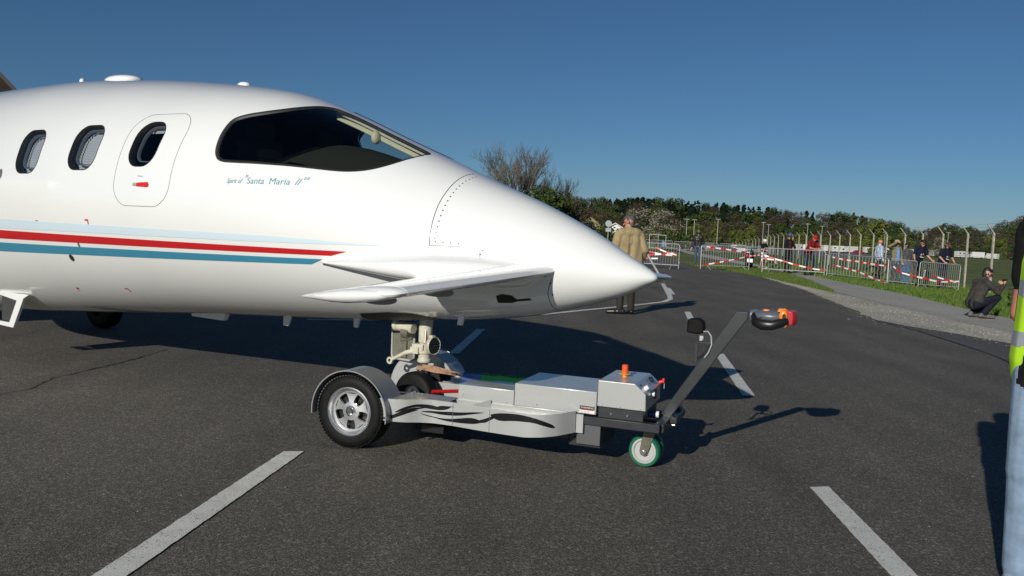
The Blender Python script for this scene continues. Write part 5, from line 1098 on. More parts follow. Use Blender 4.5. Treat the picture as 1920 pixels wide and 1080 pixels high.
for i, (a, b, lab) in enumerate(bars):
    o = proto if i == 0 else copy_tree(proto); a = Vector(a); b = Vector(b); d = b - a; L = d.length; o.location = (a.x, a.y, float(hgt(a.x, a.y)) + .01)
    zb_2 = float(hgt(b.x, b.y)) + .01; o.rotation_euler = (0, -math.atan2(zb_2 - o.location.z, L), math.atan2(d.y, d.x)); o.scale = (L / 2.45, 1, 1 if i < 3 else .92); setp(o, lab, "barrier", GB); BR.append((a, b, L))
# rows that need more than one panel of 2.45 m, and the far row across the meadow
def row(a, b, lab, k0, g, n=None, hz=True):
    a, b = Vector(a), Vector(b); d = b - a; n = n or max(1, round(d.length / 2.5)); 
    for k in range(n):
        o = copy_tree(proto); p = a + d * (k / n); z = float(hgt(p.x, p.y)) if hz else 0; o.location = (p.x, p.y, z); o.rotation_euler = (0, 0, math.atan2(d.y, d.x)); setp(o, lab, "barrier", g)
row((13.5, 100), (26, 97), "distant crowd barrier in the row across the meadow below the goal frame", 0, "distant crowd barriers across the meadow", 5)
row((26.3, 97), (34, 110), "distant crowd barrier in the slanting row behind the man in leather jacket", 0, "distant crowd barriers on the slanting row", 5)

def tape(pts, label, w=.062, seg=.27, ph=0.0, sag=.03):
    P = []; pts = [Vector(p) for p in pts]
    for i in range(len(pts) - 1):
        a, b = pts[i], pts[i + 1]; n = max(2, int((b - a).length / .09))
        for k in range(n): t = k / n; q = a.lerp(b, t); q.z -= sag * 4 * t * (1 - t); P.append(q)
    P.append(pts[-1]); s = 0; V = []; F = []; mi = []; rnd = random.Random(len(P))
    for i, p in enumerate(P):
        if i: s += (P[i] - P[i - 1]).length
        tw = .35 * math.sin(s * 2.3 + ph) ; V += [(p.x, p.y - .5 * w * math.sin(tw), p.z - .5 * w * math.cos(tw)), (p.x, p.y + .5 * w * math.sin(tw), p.z + .5 * w * math.cos(tw))]
        if i: F.append((2 * i - 2, 2 * i - 1, 2 * i + 1, 2 * i)); mi.append(int((s + ph) / seg) % 2)
    o = link_mesh("barrier_tape", np_mesh("barrier_tape", V, F, [white_w, red_w], True, mi)); setp(o, label, "barrier tape", "red and white barrier tapes strung along the barriers")
def B(i, t, z, off=-.03):
    a, b, L = BR[i]; p = a.lerp(b, t); return (p.x, p.y + off, z * (1 if i < 3 else .92) + float(hgt(p.x, p.y)))
tape([B(0, .15, .93), B(0, .5, .70), B(0, .95, .62)], "barrier tape across the upper half of the road barrier", ph=.1)
tape([B(0, -.05, .75), B(0, .35, .58), B(0, .92, .74)], "barrier tape crossing the middle of the road barrier", ph=.2)
tape([B(0, .95, .64), B(0, .55, .92)], "short barrier tape slanting up on the road barrier", ph=.5)
tape([B(0, .2, .48), B(0, .6, .45)], "lowest short piece of barrier tape on the road barrier", ph=.35)
tape([B(1, .1, 1.05), B(1, .5, .96), B(1, 1.0, .86)], "barrier tape along the top of the barrier in front of the scooter", sag=.01)
tape([B(1, .05, .22), B(1, .5, .42), B(1, 1.0, .70), B(2, .0, .82)], "barrier tape rising from the foot of the barrier by the man in leather jacket", sag=.01, ph=.2)
tape([B(2, .02, .80), B(2, .35, .58), B(2, .7, .38), B(2, 1.0, .30)], "barrier tape descending in front of the man in the red cap", sag=.02)
tape([B(2, .0, .66), B(2, .32, .60)], "short barrier tape beside the boy with the bicycle", sag=.01, ph=.3)
tape([B(3, .08, .95), B(3, .5, .86), B(3, 1.0, .80)], "upper barrier tape in front of the bald man", sag=.02)
tape([B(3, .1, .62), B(3, .55, .42), B(3, .98, .10)], "lower barrier tape in front of the bald man", sag=.01, ph=.2)
tape([B(4, .15, .80), B(4, .5, .58), B(5, .15, .46), B(5, .5, .38), B(5, 1.0, .44)], "barrier tape sagging across the last two barriers", sag=.01, ph=.1)
tape([B(5, .35, .60), B(5, .98, .40)], "short barrier tape above the sagging one on the last barrier", sag=.02, ph=.3)

# ---------------------------------------------------------------- fence with bent concrete posts
conc = mat("concrete_post", (.40, .38, .31), .85, var=.2, scale=6)
fence = empty("perimeter_fence", (17.2, 30.8, 0), 0, "long mesh fence with concrete posts whose tops bend towards the road", "fence")
fpts = [(14.63, 18.15), (15.35, 21.23), (15.95, 24.42), (16.61, 27.61), (17.23, 30.8), (18.05, 34.1), (18.72, 37.4), (19.41, 40.7), (20.08, 44.0), (20.58, 47.3), (21.23, 50.6), (21.8, 53.9), (22.44, 57.2), (23.21, 61.05), (23.95, 64.9), (24.78, 69.3), (25.72, 73.7), (26.62, 78.1), (27.45, 82.5), (28.45, 87.45), (29.54, 92.4), (30.47, 96.8), (31.57, 102.3), (32.77, 107.8), (33.95, 113.3), (35.4, 119.9), (36.8, 126.5), (38.39, 134.2), (40.04, 141.9), (41.66, 149.6), (43.45, 158.4), (45.3, 167.2), (47.3, 177.1), (49.28, 187.0), (51.43, 198.0), (53.78, 210.1)]
def post_mesh():
    mb = MB(); w = .031; 
    for a, b in (((0, 0, -.1), (0, 0, 2.22)),): mb.bb(-w, w, -w, w, -.1, 2.22)
    d = Vector((-.34, -.12, .34)); q = [(-w, -w, 2.22), (w, -w, 2.22), (w, w, 2.22), (-w, w, 2.22)]; t = [tuple(Vector(p) * 1 + d * 1.0 + Vector((0, 0, 0))) for p in q]; t = [((x + .34) * .35 - .34, (y + .12) * .5 - .12, z + (.012 if x > -.34 else -.012)) for x, y, z in t]
    mb.add(q + t, [(4, 5, 6, 7), (0, 1, 5, 4), (1, 2, 6, 5), (2, 3, 7, 6), (3, 0, 4, 7)]); return mb.mesh("post", conc, smooth=False)
pm = post_mesh(); F0 = Vector((17.2, 30.8, 0)); fp3 = []
for x, y in fpts:
    z = float(hgt(x, y)); p = Vector((x, y, z)) - F0; fp3.append(p); link_mesh("post", pm, fence, p)
wire = mat("fence_wire", (.12, .12, .11), .5, .6)
mb = MB()
for h in list(np.arange(.15, 1.96, .30)): mb.tube([p + Vector((-.065, -.02, h)) for p in fp3], .0035, 3, cap=False)
for t_ in (.35, .65, .95): mb.tube([p + Vector((-.34 * t_ - .03, -.12 * t_, 2.22 + .34 * t_)) for p in fp3], .0035, 3, cap=False)
o = mb.build("line_wire", wire, fence, smooth=False); o["kind"] = "stuff"
# diamond mesh on the near bays
mb = MB(); nb_ = 0
for i in range(0, 10):
    a, b = fp3[i], fp3[i + 1]; d = b - a; L = d.length; n = int(L / .16)
    for k in range(-int(1.9 / .16), n):
        for sg in (0, 1):
            x0, x1 = k * .16, k * .16 + 1.85; c0, c1 = max(0, x0), min(L, x1)
            if c1 <= c0: continue
            z0, z1 = .1 + (c0 - x0), .1 + (c1 - x0); 
            if sg: z0, z1 = 2.05 - z0, 2.05 - z1
            p0 = a + d * (c0 / L) + Vector((-.06, 0, z0)); p1 = a + d * (c1 / L) + Vector((-.06, 0, z1)); w_ = Vector((0, 0, .0022)); v_ = [p0 - w_, p1 - w_, p1 + w_, p0 + w_]; mb.add(v_, [(0, 1, 2, 3)]); nb_ += 1
o = mb.build("wire_mesh", wire, fence, smooth=False); o["kind"] = "stuff"

# ---------------------------------------------------------------- bicycles, scooter, litter
def bicycle(loc, yaw, label, frame, s=1.0):
    r = empty("bicycle", loc, R(yaw), label, "bicycle"); blk = black_p
    for x in (-.52, .52):
        mb = MB(); mb.lathe([(.318, -.018), (.345, 0), (.318, .018), (.305, 0)], n=28, closed=True)
        for k in range(14): an = 2 * math.pi * k / 14; mb.tube([(0, .012 * (-1) ** k, 0), (.31 * math.cos(an), 0, .31 * math.sin(an))], .0025, 3, cap=False)
        mb.build("wheel", blk, r, loc=(x, 0, .345))
    mb = MB()
    for p in (((-.52, 0, .345), (-.08, 0, .30)), ((-.08, 0, .30), (-.2, 0, .82)), ((-.08, 0, .30), (.34, 0, .72)), ((-.18, 0, .75), (.34, 0, .80)), ((-.52, 0, .345), (-.18, 0, .74)), ((.34, 0, .66), (.31, 0, .95))): mb.tube(p, .018, 8)
    mb.build("frame", frame, r)
    mb = MB(); mb.tube([(.34, .03, .66), (.52, .05, .345)], .014, 6); mb.tube([(.34, -.03, .66), (.52, -.05, .345)], .014, 6); mb.box((.34, 0, .665), (.04, .1, .03)); mb.build("fork", whitep, r)
    mb = MB(); mb.tube([(.30, -.28, .99), (.34, -.1, .97), (.34, .1, .97), (.30, .28, .99)], .014, 8); mb.build("handlebar", blk, r)
    mb = MB(); mb.ell((-.22, 0, .87), (.13, .07, .03), 14, 6); mb.build("saddle", blk, r); r.scale = (s, s, s); return r
bicycle((12.98, 43.25, 0), -60, "small black and white bicycle the helmeted boy stands astride", black_p, .85)
bicycle((14.75, 34.0, -.08), 15, "dark bicycle beside the bald man in pale blue shirt", black_p, 1.0)
bicycle((15.85, 32.7, -.12), 70, "dark bicycle with front basket end-on behind the last two barriers", black_p, 1.0)
sc_ = empty("motor_scooter", (11.85, 42.9, 0), R(-25), "small black motor scooter with a white number plate behind the barrier", "scooter")
for y in (-.58, .55):
    mb = MB(); mb.lathe([(.14, -.05), (.22, -.06), (.25, -.03), (.25, .03), (.22, .06), (.14, .05), (.001, .04)], ax='x', n=24); mb.build("wheel", tyre_m, sc_, loc=(0, y, .25))
mb = MB(); mb.ell((0, -.35, .62), (.17, .38, .22), 18, 10); mb.ell((0, .40, .60), (.16, .10, .34), 16, 10); mb.bb(-.15, .15, -.3, .4, .26, .36); mb.build("body", black_p, sc_)
mb = MB(); mb.tube([(-.3, .33, 1.0), (-.1, .40, .98), (.1, .40, .98), (.3, .33, 1.0)], .018, 8); mb.tube([(0, .55, .3), (0, .40, .98)], .025, 8); mb.build("handlebar", black_p, sc_)
mb = MB(); mb.bb(.02, .30, -.80, -.785, .32, .50); mb.build("number_plate", whitep, sc_); mb = MB(); mb.ell((-.02, -.72, .66), (.08, .02, .04), 12, 6); mb.build("tail_light", redp, sc_); mb = MB(); mb.ell((0, -.2, .84), (.14, .34, .06), 14, 8); mb.build("saddle", leather, sc_)
mb = MB(); rn = random.Random(4); V = []; 
for j in range(7):
    for i in range(12): V.append((11.55 + i * .055, 19.3 + j * .07, .03 + rn.uniform(0, .05)))
mb.add(V, [(j * 12 + i, j * 12 + i + 1, j * 12 + i + 13, j * 12 + i + 12) for j in range(6) for i in range(11)]); setp(mb.build("crumpled_sheet", mat("pale_plastic_sheet", (.42, .45, .55), .5)), "crumpled pale plastic sheet lying in the grass beyond the crouching man", "sheet")
# ---------------------------------------------------------------- vegetation
def leafy(name, n, shape, mats, size, seed, clump=26, weights=None, flat=.0):
    rnd = np.random.default_rng(seed); C, Rr = shape(rnd, clump); k = rnd.integers(0, len(C), n); d = rnd.normal(0, 1, (n, 3)); d /= np.linalg.norm(d, axis=1, keepdims=True)
    rad = Rr[k] * rnd.uniform(.55, 1.0, n) ** .6; P = C[k] + d * rad[:, None] * np.array([1, 1, .8]); s = size * rnd.uniform(.5, 1.5, n)
    u = rnd.normal(0, 1, (n, 3)); u[:, 2] *= .6; u /= np.linalg.norm(u, axis=1, keepdims=True); v = np.cross(u, d + rnd.normal(0, .5, (n, 3))); v /= np.linalg.norm(v, axis=1, keepdims=True) + 1e-6
    A_ = P - u * s[:, None]; B_ = P + v * (s * .6)[:, None]; C_ = P + u * s[:, None]; D_ = P - v * (s * .6)[:, None]
    V = np.stack([A_, B_, C_, D_], 1).reshape(-1, 3); F = np.arange(4 * n).reshape(-1, 4); cm = rnd.integers(0, len(mats), len(C)); mi = np.where(rnd.uniform(0, 1, n) < .7, cm[k], rnd.integers(0, len(mats), n))
    return np_mesh(name, V, F, mats, False, mi)
def lf(name, c): return mat(name, c, .8, spec=.15)
G1 = [lf("leaf_green", (.045, .070, .018)), lf("leaf_green_light", (.075, .105, .025)), lf("leaf_green_dark", (.022, .038, .012))]
G2 = [lf("spring_green", (.12, .15, .025)), lf("spring_green_b", (.085, .12, .025)), lf("spring_olive", (.10, .10, .03))]
BR_ = [lf("bare_brown", (.060, .046, .034)), lf("bare_brown_b", (.085, .066, .045)), lf("bud_olive", (.060, .058, .026)), lf("bare_dark", (.030, .024, .019))]
CF = [lf("fir_green", (.012, .024, .012)), lf("fir_dark", (.007, .014, .008)), lf("fir_mid", (.020, .034, .015))]
WH = [lf("blossom_white", (.27, .255, .20)), lf("blossom_grey", (.17, .16, .12)), lf("blossom_twig", (.12, .11, .07))]
bark = mat("bark", (.055, .045, .035), .9, var=.3, scale=3)
def broad(h, w, low=.25):
    def f(rnd, c):
        z = rnd.uniform(low, 1, c); pr = np.sqrt(np.clip(1 - ((z - .55) / .5) ** 2, .05, 1)); a = rnd.uniform(0, 6.28, c); r = pr * w / 2 * rnd.uniform(.2, .95, c)
        return np.c_[r * np.cos(a), r * np.sin(a), z * h - .04 * h], np.full(c, w * .16) * rnd.uniform(.6, 1.3, c)
    return f
def fir(h, w):
    def f(rnd, c):
        z = rnd.uniform(.03, 1, c) ** .6; a = rnd.uniform(0, 6.28, c); r = ((1 - z) ** .8 * w / 2 + .35) * rnd.uniform(.3, 1, c); return np.c_[r * np.cos(a), r * np.sin(a), z * h], (.45 + (1 - z) * .8) * w * .13
    return f
def trunk_mesh(h, r, seed, nl=6, w=4):
    rnd = random.Random(seed); mb = MB(); top = Vector((rnd.uniform(-.3, .3), rnd.uniform(-.3, .3), h * .8)); mb.tube([(0, 0, -.4), (0, 0, h * .3), tuple(top)], [r, r * .75, r * .2], 6)
    for k in range(nl):
        z = h * rnd.uniform(.28, .62); a = rnd.uniform(0, 6.28); L = w * rnd.uniform(.3, .5); mb.tube([(0, 0, z), (L * .5 * math.cos(a), L * .5 * math.sin(a), z + h * .1), (L * math.cos(a), L * math.sin(a), z + h * .22)], [r * .35, r * .22, r * .08], 4, cap=False)
    return mb.mesh("trunk", bark)
kinds = {}
for nm, n, sh, ms, sz, h, w in [("green", 2600, broad(12, 10), G1, .34, 12, 10), ("green2", 2600, broad(14, 9, .15), G1[:2] + BR_[2:3], .34, 14, 9), ("spring", 2400, broad(10, 8, .1), G2, .32, 10, 8), ("brown", 2600, broad(14, 11), BR_, .26, 14, 11), ("brown2", 2400, broad(12, 9, .1), BR_[:3], .25, 12, 9), ("fir", 3000, fir(19, 9.5), CF, .55, 19, 9.5), ("fir2", 3000, fir(16, 9), CF, .52, 16, 9), ("blossom", 3200, broad(9, 9, .12), WH, .20, 9, 9), ("bush", 1500, broad(3, 4, .05), G1, .16, 3, 4), ("brown_bush", 1800, broad(4, 6, .02), BR_[:3] + G1[:1], .18, 4, 6)]:
    kinds[nm] = (leafy("crown", n, sh, ms, sz, len(kinds) + 3, 34), trunk_mesh(h, .03 * h ** .9, len(kinds), w=w), h)
LAB = {"green": ("leafy green tree standing in the wooded slope behind the field", "green broadleaf trees in the wood"), "green2": ("mid green tree standing in the wooded slope behind the field", "green broadleaf trees in the wood"), "spring": ("bright yellow-green spring tree at the foot of the wood", "yellow-green spring trees"), "brown": ("brown leafless tree standing in the wooded slope", "leafless brown trees in the wood"),
       "brown2": ("brown budding tree standing in the wooded slope", "leafless brown trees in the wood"), "fir": ("dark conifer on the skyline of the wood", "dark conifers on the ridge"), "fir2": ("dark conifer on the skyline of the wood", "dark conifers on the ridge")}
def tree(kind, x, y, s=1.0, label=None, cat="tree", group=None, name=None, z=None, parts=True, sz=None):
    cr, tr, h = kinds[kind]; z = float(hgt(x, y)) if z is None else z; nm = name or {"fir": "conifer_tree", "fir2": "conifer_tree", "blossom": "blossom_tree", "bush": "bush", "brown_bush": "bush"}.get(kind, "broadleaf_tree")
    if parts:
        r = empty(nm, (x, y, z), random.uniform(0, 6.28)); r.scale = (s, s, sz or s); link_mesh("trunk", tr, r); link_mesh("crown", cr, r)
    else:
        r = link_mesh(nm, cr, None, (x, y, z)); r.rotation_euler = (0, 0, random.uniform(0, 6.28)); r.scale = (s, s, sz or s)
    L = LAB.get(kind, (None, None)); setp(r, label or L[0], cat, group or L[1]); return r
random.seed(21)
# horizon height profile of the wood: picture column (1920 wide) -> skyline row
SKX = [940, 1050, 1100, 1200, 1300, 1400, 1500, 1600, 1650, 1690, 1712, 1730, 1760, 1810, 1840, 1860, 1920, 2050]
SKY_ = [372, 368, 371, 371, 378, 387, 396, 402, 411, 421, 431, 428, 421, 424, 434, 422, 404, 398]
def col_x(cx, y): return (cx - 960) / 1600.0 * y
def hor(cx): return 540 - 110 + (cx - 960) * .0449
def fit_tree(kind, cx, y, top_row, **k):
    """a tree at distance y in direction cx whose top reaches the given sight line"""
    x = col_x(cx, y); z = float(hgt(x, y)); want = EYE + (hor(cx) - top_row) / 1600.0 * y - z; return tree(kind, x, y, max(.35, want / kinds[kind][2]), **k)
def zone(cx):
    for lim, t in ((1130, " behind the aircraft nose"), (1230, " behind the man in the beige coat"), (1300, " above the empty road"), (1380, " behind the man in leather jacket"), (1450, " behind the boy in the white helmet"), (1495, " behind the man in the blue hat"), (1560, " behind the man in the red cap"), (1665, " behind the bald man"), (1735, " behind the slim man in navy"), (1800, " behind the stout man in navy")):
        if cx < lim: return t
    return " behind the crouching man"
for y, step, pool, drop, jit in ((610, 15, ["fir", "fir2", "fir", "green", "brown"], 0, 3), (560, 17, ["fir2", "brown", "fir", "green2"], 6, 5), (500, 19, ["brown", "green", "brown2", "green2", "fir2"], 16, 6), (450, 22, ["brown", "brown2", "green", "spring", "brown"], 27, 7), (405, 24, ["spring", "brown2", "green", "green2", "spring"], 38, 7), (375, 30, ["spring", "green", "brown_bush", "spring"], 47, 5)):
    cx = 930 + random.uniform(0, step)
    while cx < 1990:
        top = float(np.interp(cx, SKX, SKY_)); kd = random.choice(pool)
        if y >= 560 and cx > 1640: kd = random.choice(["brown", "green", "brown2"])
        if y == 610 and cx < 1130: kd = random.choice(["brown", "green", "brown2"])
        lo = hor(cx) - 8; row_ = min(lo, top + drop * (hor(cx) - top) / 62 + random.uniform(-jit * .6, jit * 1.2))
        L = LAB.get(kd); D_ = {"green": "leafy green tree", "green2": "mid green tree", "spring": "bright yellow-green tree", "brown": "leafless brown tree", "brown2": "budding brown tree", "fir": "tall dark conifer", "fir2": "dark conifer", "brown_bush": "brown thicket"}[kd]
        kw = dict(label=D_ + (" high on the ridge" if y > 540 else " halfway up the wood" if y > 430 else " at the foot of the wood") + zone(cx), group=L[1] if L else "thickets below the wood")
        fit_tree(kd, cx, y + random.uniform(-12, 12), row_, **kw); cx += step * random.uniform(.75, 1.3)
cx = 1125
while cx < 1470:
    fit_tree(random.choice(["fir", "fir2"]), cx, 585 + random.uniform(-10, 10), float(np.interp(cx, SKX, SKY_)) + random.uniform(-1, 9), label="dark conifer on the skyline" + zone(cx)); cx += random.uniform(6, 11)
# nearer individual trees and bushes
fit_tree("spring", 1638, 330, 414, label="round yellow-green tree standing out in front of the ridge", group="single trees before the wood")
fit_tree("blossom", 1193, 235, 392, label="white blossoming tree right above the beige coat man's head", group="blossoming trees")
fit_tree("blossom", 1237, 300, 396, label="small pale blossoming tree right of the large one", group="blossoming trees")
fit_tree("blossom", 1755, 330, 446, label="pale blossoming tree behind the last caravans", group="blossoming trees")
for cx, y, top in ((1085, 190, 384), (1110, 215, 392), (1064, 150, 372), (1135, 240, 405), (1042, 140, 362), (1152, 280, 402)): fit_tree("brown" if cx != 1064 else "brown2", cx, y, top, label="reddish brown tree in the hedge behind the aircraft nose", group="brown trees behind the aircraft nose")
for cx, y, top in ((1030, 118, 362), (1050, 122, 377), (1008, 120, 352)): fit_tree("green", cx, y, top, label="dark green bush showing just above the slope of the aircraft nose", cat="bush", group="green bushes above the aircraft nose", name="bush")
for i, (cx, y, top) in enumerate(((1128, 150, 425), (1150, 160, 437), (1172, 170, 432), (1245, 170, 432), (1270, 165, 437), (1290, 190, 441))): fit_tree("bush", cx, y, top, label="low green bush in the hedge beyond the far barriers", cat="bush", group="bushes in the far hedge")
for i, (x, y, s) in enumerate(((12.3, 20.6, .16), (12.9, 21.4, .2))): tree("bush", x, y, s, label="knee high nettle clump growing at the foot of the fence", cat="plant", group="nettle clumps by the fence", name="nettle_clump", z=-.02)

# bare trees with visible twigs
def bare_tree(h, seed, spread=.34):
    rnd = random.Random(seed); mb = MB()
    def grow(p, d, L, r, lev):
        q = [p]; n = 3
        for k in range(n):
            d = (d + Vector((rnd.gauss(0, .10), rnd.gauss(0, .10), .06))).normalized(); p = p + d * (L / n); q.append(p)
        mb.tube(q, [max(.011, r * (1 - .5 * i / n)) for i in range(n + 1)], 3 if lev > 1 else 6, cap=False)
        if lev >= 5: return
        for k in range(rnd.choice((4, 4, 5)) if lev < 2 else 3 if lev < 4 else 4):
            t = rnd.uniform(.3, 1.0); b = q[min(n, int(t * n) + 0)].lerp(q[min(n, int(t * n) + 1)], (t * n) % 1) if t < 1 else q[-1]; a = rnd.uniform(0, 6.28); e = d.orthogonal().normalized(); e = Matrix.Rotation(a, 3, d) @ e
            grow(b, (d + e * rnd.uniform(spread * .8, spread * 2.0) + Vector((0, 0, .15))).normalized(), L * rnd.uniform(.58, .80), r * .52, lev + 1)
    grow(Vector((0, 0, 0)), Vector((0, 0, 1)), h * .33, h * .016, 0); top = max(v[2] for v in mb.v); k = h / top; mb.v = [(a * k, b * k, c * k) for a, b, c in mb.v]; return mb.mesh("branches", mat("grey_bark", (.10, .092, .072), .9), smooth=False)
bt = [bare_tree(17, 3), bare_tree(14, 8)]
for cx, y, top, k in ((962, 150, 250, 0), (983, 158, 266, 1), (938, 146, 296, 1), (1008, 150, 296, 0), (1034, 155, 326, 1), (1052, 165, 346, 0)):
    x = col_x(cx, y); z = float(hgt(x, y)); want = EYE + (hor(cx) - top) / 1600.0 * y - z; s = want / (17 if k == 0 else 14); r = empty("bare_tree", (x, y, z), random.uniform(0, 6)); r.scale = (s, s, s)
    link_mesh("branches", bt[k], r); mb = MB(); mb.tube([(0, 0, -.3), (0, 0, 3)], [.3, .22], 8); link_mesh("trunk", mb.mesh("trunk", bark), r); setp(r, "tallest leafless tree rising above the aircraft nose" if cx == 962 else "leafless tree beside the tallest one above the aircraft nose", "tree", "leafless trees above the aircraft nose")

# ---------------------------------------------------------------- far buildings, vehicles, masts
def house(loc, yaw, w, d, h, rh, wall, roof, label, wins_, name="house"):
    r = empty(name, loc, R(yaw), label, "house"); mb = MB(); mb.prism([(-w / 2, 0), (w / 2, 0), (w / 2, h), (0, h + rh), (-w / 2, h)], lambda x, z: (x, -d / 2, z), lambda x, z: (x, d / 2, z)); mb.build("wall", wall, r, smooth=False)
    ov = .45; k = rh / (w / 2)
    for s in (-1, 1):
        mb = MB(); mb.prism([(0, h + rh + .02), (s * (w / 2 + ov), h - ov * k + .02), (s * (w / 2 + ov), h - ov * k + .22), (0, h + rh + .24)], lambda x, z: (x, -d / 2 - ov, z), lambda x, z: (x, d / 2 + ov, z)); mb.build("roof", roof, r, smooth=False)
    for x, z, a, b in wins_:
        mb = MB(); mb.bb(x - a / 2, x + a / 2, -d / 2 - .03, -d / 2 - .005, z - b / 2, z + b / 2); wn = mb.build("window", whitep, r, smooth=False); mb = MB(); mb.bb(x - a / 2 + .08, x + a / 2 - .08, -d / 2 - .04, -d / 2 - .032, z - b / 2 + .08, z + b / 2 - .08); mb.build("pane", lens_m, wn, smooth=False)
    return r
house((-29.8, 43.6, 0), 32, 13.0, 14, 3.4, 6.9, mat("barn_boards", (.030, .016, .010), .8, var=.3, scale=3), mat("barn_roof", (.09, .085, .085), .8), "dark brown wooden barn gable at the far left above the fuselage", [(2.5, 2, 1.2, 1.2)], "barn")
def place(cx, y, row): x = col_x(cx, y); return (x, y, EYE + (hor(cx) - row) / 1600.0 * y)
p = place(1087, 200, 440); house(p, 15, 6, 8, 2.6, 1.8, mat("yellow_render", (.34, .30, .14), .8), mat("brown_tiles", (.07, .035, .025), .8), "small yellow house with a brown roof half hidden by the aircraft nose", [(1.5, 1.5, 1, 1)])
p = place(1147, 200, 442); house(p, -5, 4.2, 6, 1.6, 1.2, mat("white_render", (.7, .7, .68), .8), mat("white_roof", (.62, .62, .6), .7), "white gable hut left of the beige coat man's head", [(-.75, 1.35, 1.0, .9), (.75, 1.35, 1.0, .9)], "hut")
# round road sign seen from behind
sg_ = empty("road_sign", (col_x(1135, 95), 95, float(hgt(10, 95))), 0, "round grey road sign on a thin post left of the white hut", "sign"); mb = MB(); mb.tube([(0, 0, 0), (0, 0, 3.0)], .035, 8); mb.build("post", steel, sg_); mb = MB(); mb.cyl((0, -.03, 2.65), (0, -.05, 2.65), .36, n=24); mb.build("sign_disc", mat("sign_grey", (.36, .38, .38), .5), sg_); mb = MB(); mb.bb(-.3, .3, -.05, -.03, 1.75, 2.15); mb.build("sign_plate", MATS["sign_grey"], sg_)
# goal frame
gx, gy = col_x(1213, 120), 120; gz = float(hgt(gx, gy)); mb = MB(); q = [(0, 0, 0), (0, 0, 2.0), (2.3, 0, 1.95), (2.3, 0, 0)]; mb.tube(q, .035, 6); mb.tube([(0, 0, .1), (2.3, 0, .05)], .03, 6); mb.tube([(1.2, 0, 0), (1.2, 0, 2.0)], .02, 6); setp(mb.build("goal_frame", whitep, None, loc=(gx, gy, gz)), "white tubular goal frame in the meadow beyond the road", "goal")

def camper_meshes():
    o = {}; mb = MB(); mb.prism([(-3, .45), (2.0, .45), (2.0, 1.2), (2.9, 1.25), (2.9, .45 + 1.3), (2.35, 2.15), (2.5, 2.9), (1.8, 3.0), (-3, 3.0)], lambda x, z: (x, -1.1, z), lambda x, z: (x, 1.1, z)); o['body'] = mb.mesh("body", mat("camper_white", (.58, .58, .56), .4), smooth=False)
    mb = MB(); mb.bb(2.0, 3.0, -1.0, 1.0, .5, 1.25); o['bonnet'] = mb.mesh("bonnet", MATS["camper_white"], smooth=False)
    mb = MB(); mb.bb(-.45, .45, -.03, .0, -.28, .28); o['window'] = mb.mesh("window", lens_m, smooth=False)
    mb = MB(); mb.lathe([(.001, -.11), (.34, -.11), (.36, 0), (.34, .11), (.001, .11)], n=16); o['wheel'] = mb.mesh("wheel", tyre_m)
    mb = MB(); mb.bb(-2.9, 1.9, -1.112, -1.102, 1.25, 1.36); o['stripe'] = mb.mesh("stripe", mat("camper_grey", (.2, .2, .22), .5), smooth=False)
    return o
CMm = camper_meshes()
def camper(loc, yaw, label, s=1.0, body=None):
    r = empty("camper_van", loc, R(yaw), label, "camper van", "camper vans parked along the foot of the wood"); r.scale = (s, s, s)
    link_mesh("body", CMm['body'], r); link_mesh("bonnet", CMm['bonnet'], r); link_mesh("stripe", CMm['stripe'], r)
    for x, z in ((-1.8, 2.1), (.2, 2.1), (2.05, 1.65)): link_mesh("window", CMm['window'], r, (x, -1.105, z))
    for x in (-1.7, 2.2):
        for y in (-1.0, 1.0): link_mesh("wheel", CMm['wheel'], r, (x, y, .35))
    return r
for i, (cx, yw) in enumerate(((1488, 25), (1512, 150), (1538, 95), (1566, 3), (1590, 196), (1626, 8), (1648, 152), (1676, 60), (1706, 100), (1745, 80), (1798, 15), (1826, 172), (1855, 118))):
    y = 345 + (i % 3) * 6; x = col_x(cx, y); camper((x, y, float(hgt(x, y))), yw, "white camper van below the wood" + zone(cx) + (", side on" if 40 < yw < 130 else ""), .92 if i < 12 else .8)
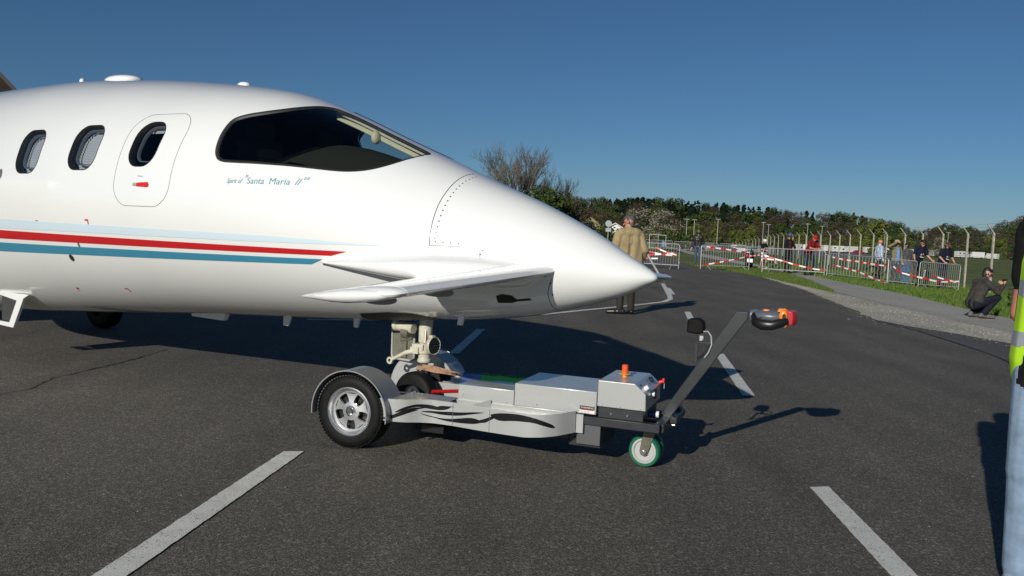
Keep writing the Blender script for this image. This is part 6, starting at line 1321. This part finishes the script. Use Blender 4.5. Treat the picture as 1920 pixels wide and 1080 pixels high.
def car(loc, yaw, m, label, group, cat="car"):
    r = empty("parked_car", loc, R(yaw), label, cat, group); mb = MB(); mb.prism([(-2.1, .3), (2.1, .3), (2.15, .75), (1.1, .95), (.4, 1.42), (-1.3, 1.42), (-1.9, .95), (-2.15, .9)], lambda x, z: (x, -.85, z), lambda x, z: (x, .85, z)); mb.build("body", m, r, smooth=False, bevel=.05)
    for y in (-.856, .85):
        mb = MB(); mb.prism([(.85, .95), (.35, 1.35), (-1.2, 1.35), (-1.6, .95)], lambda x, z: (x, y, z), lambda x, z: (x, y + .006, z)); mb.build("side_window", lens_m, r, smooth=False)
    for x in (-1.3, 1.35):
        for y in (-.78, .78): link_mesh("wheel", CMm['wheel'], r, (x, y, .33))
    return r
cc = [mat("car_silver", (.35, .36, .37), .3, .5), mat("car_dark", (.03, .035, .045), .3), mat("car_white", (.65, .65, .65), .3), mat("car_red", (.32, .02, .02), .3)]
x_, y_ = col_x(1606, 330), 330; car((x_, y_, float(hgt(x_, y_))), 5, cc[3], "red car parked in front of the camper vans", None)
for i, cx in enumerate((1322, 1338, 1352, 1368, 1384, 1398, 1412)):
    y = 150 + (i % 2) * 14 + i * 2; x = col_x(cx, y); z = float(hgt(x, y)); car((x, y, z), 15 + 160 * (i % 2), cc[(i * 2) % 3], "distant parked car beyond the fence, right of the man in leather jacket", "distant cars parked beyond the fence")
def mast(cx, y, top, label, group="lamp masts before the wood"):
    x = col_x(cx, y); z = float(hgt(x, y)); h = EYE + (hor(cx) - top) / 1600 * y - z; r = empty("lamp_mast", (x, y, z), 0, label, "lamp mast", group)
    mb = MB(); mb.tube([(0, 0, 0), (0, 0, h)], [.09, .06], 6); mb.build("pole", mat("mast_grey", (.40, .40, .38), .6), r); mb = MB(); mb.box((0, 0, h), (1.3, .3, .12)); mb.build("lamp_head", MATS["mast_grey"], r)
for cx, y, top, lab in ((1281, 230, 411, "lamp mast left of the man in leather jacket"), (1339, 230, 411, "lamp mast right of the man in leather jacket"), (1295, 240, 412, "thin lamp mast between two taller ones above the road"), (1424, 260, 417, "lamp mast above the boy in the white helmet"), (1434, 270, 421, "lamp mast close right of the one above the boy"), (1507, 270, 420, "lamp mast above the man in the red cap"), (1534, 280, 424, "lamp mast right of the man in the red cap"), (1652, 290, 436, "small lamp mast beside the bald man's head"), (1770, 290, 436, "small lamp mast behind the stout man")): mast(cx, y, top, lab)
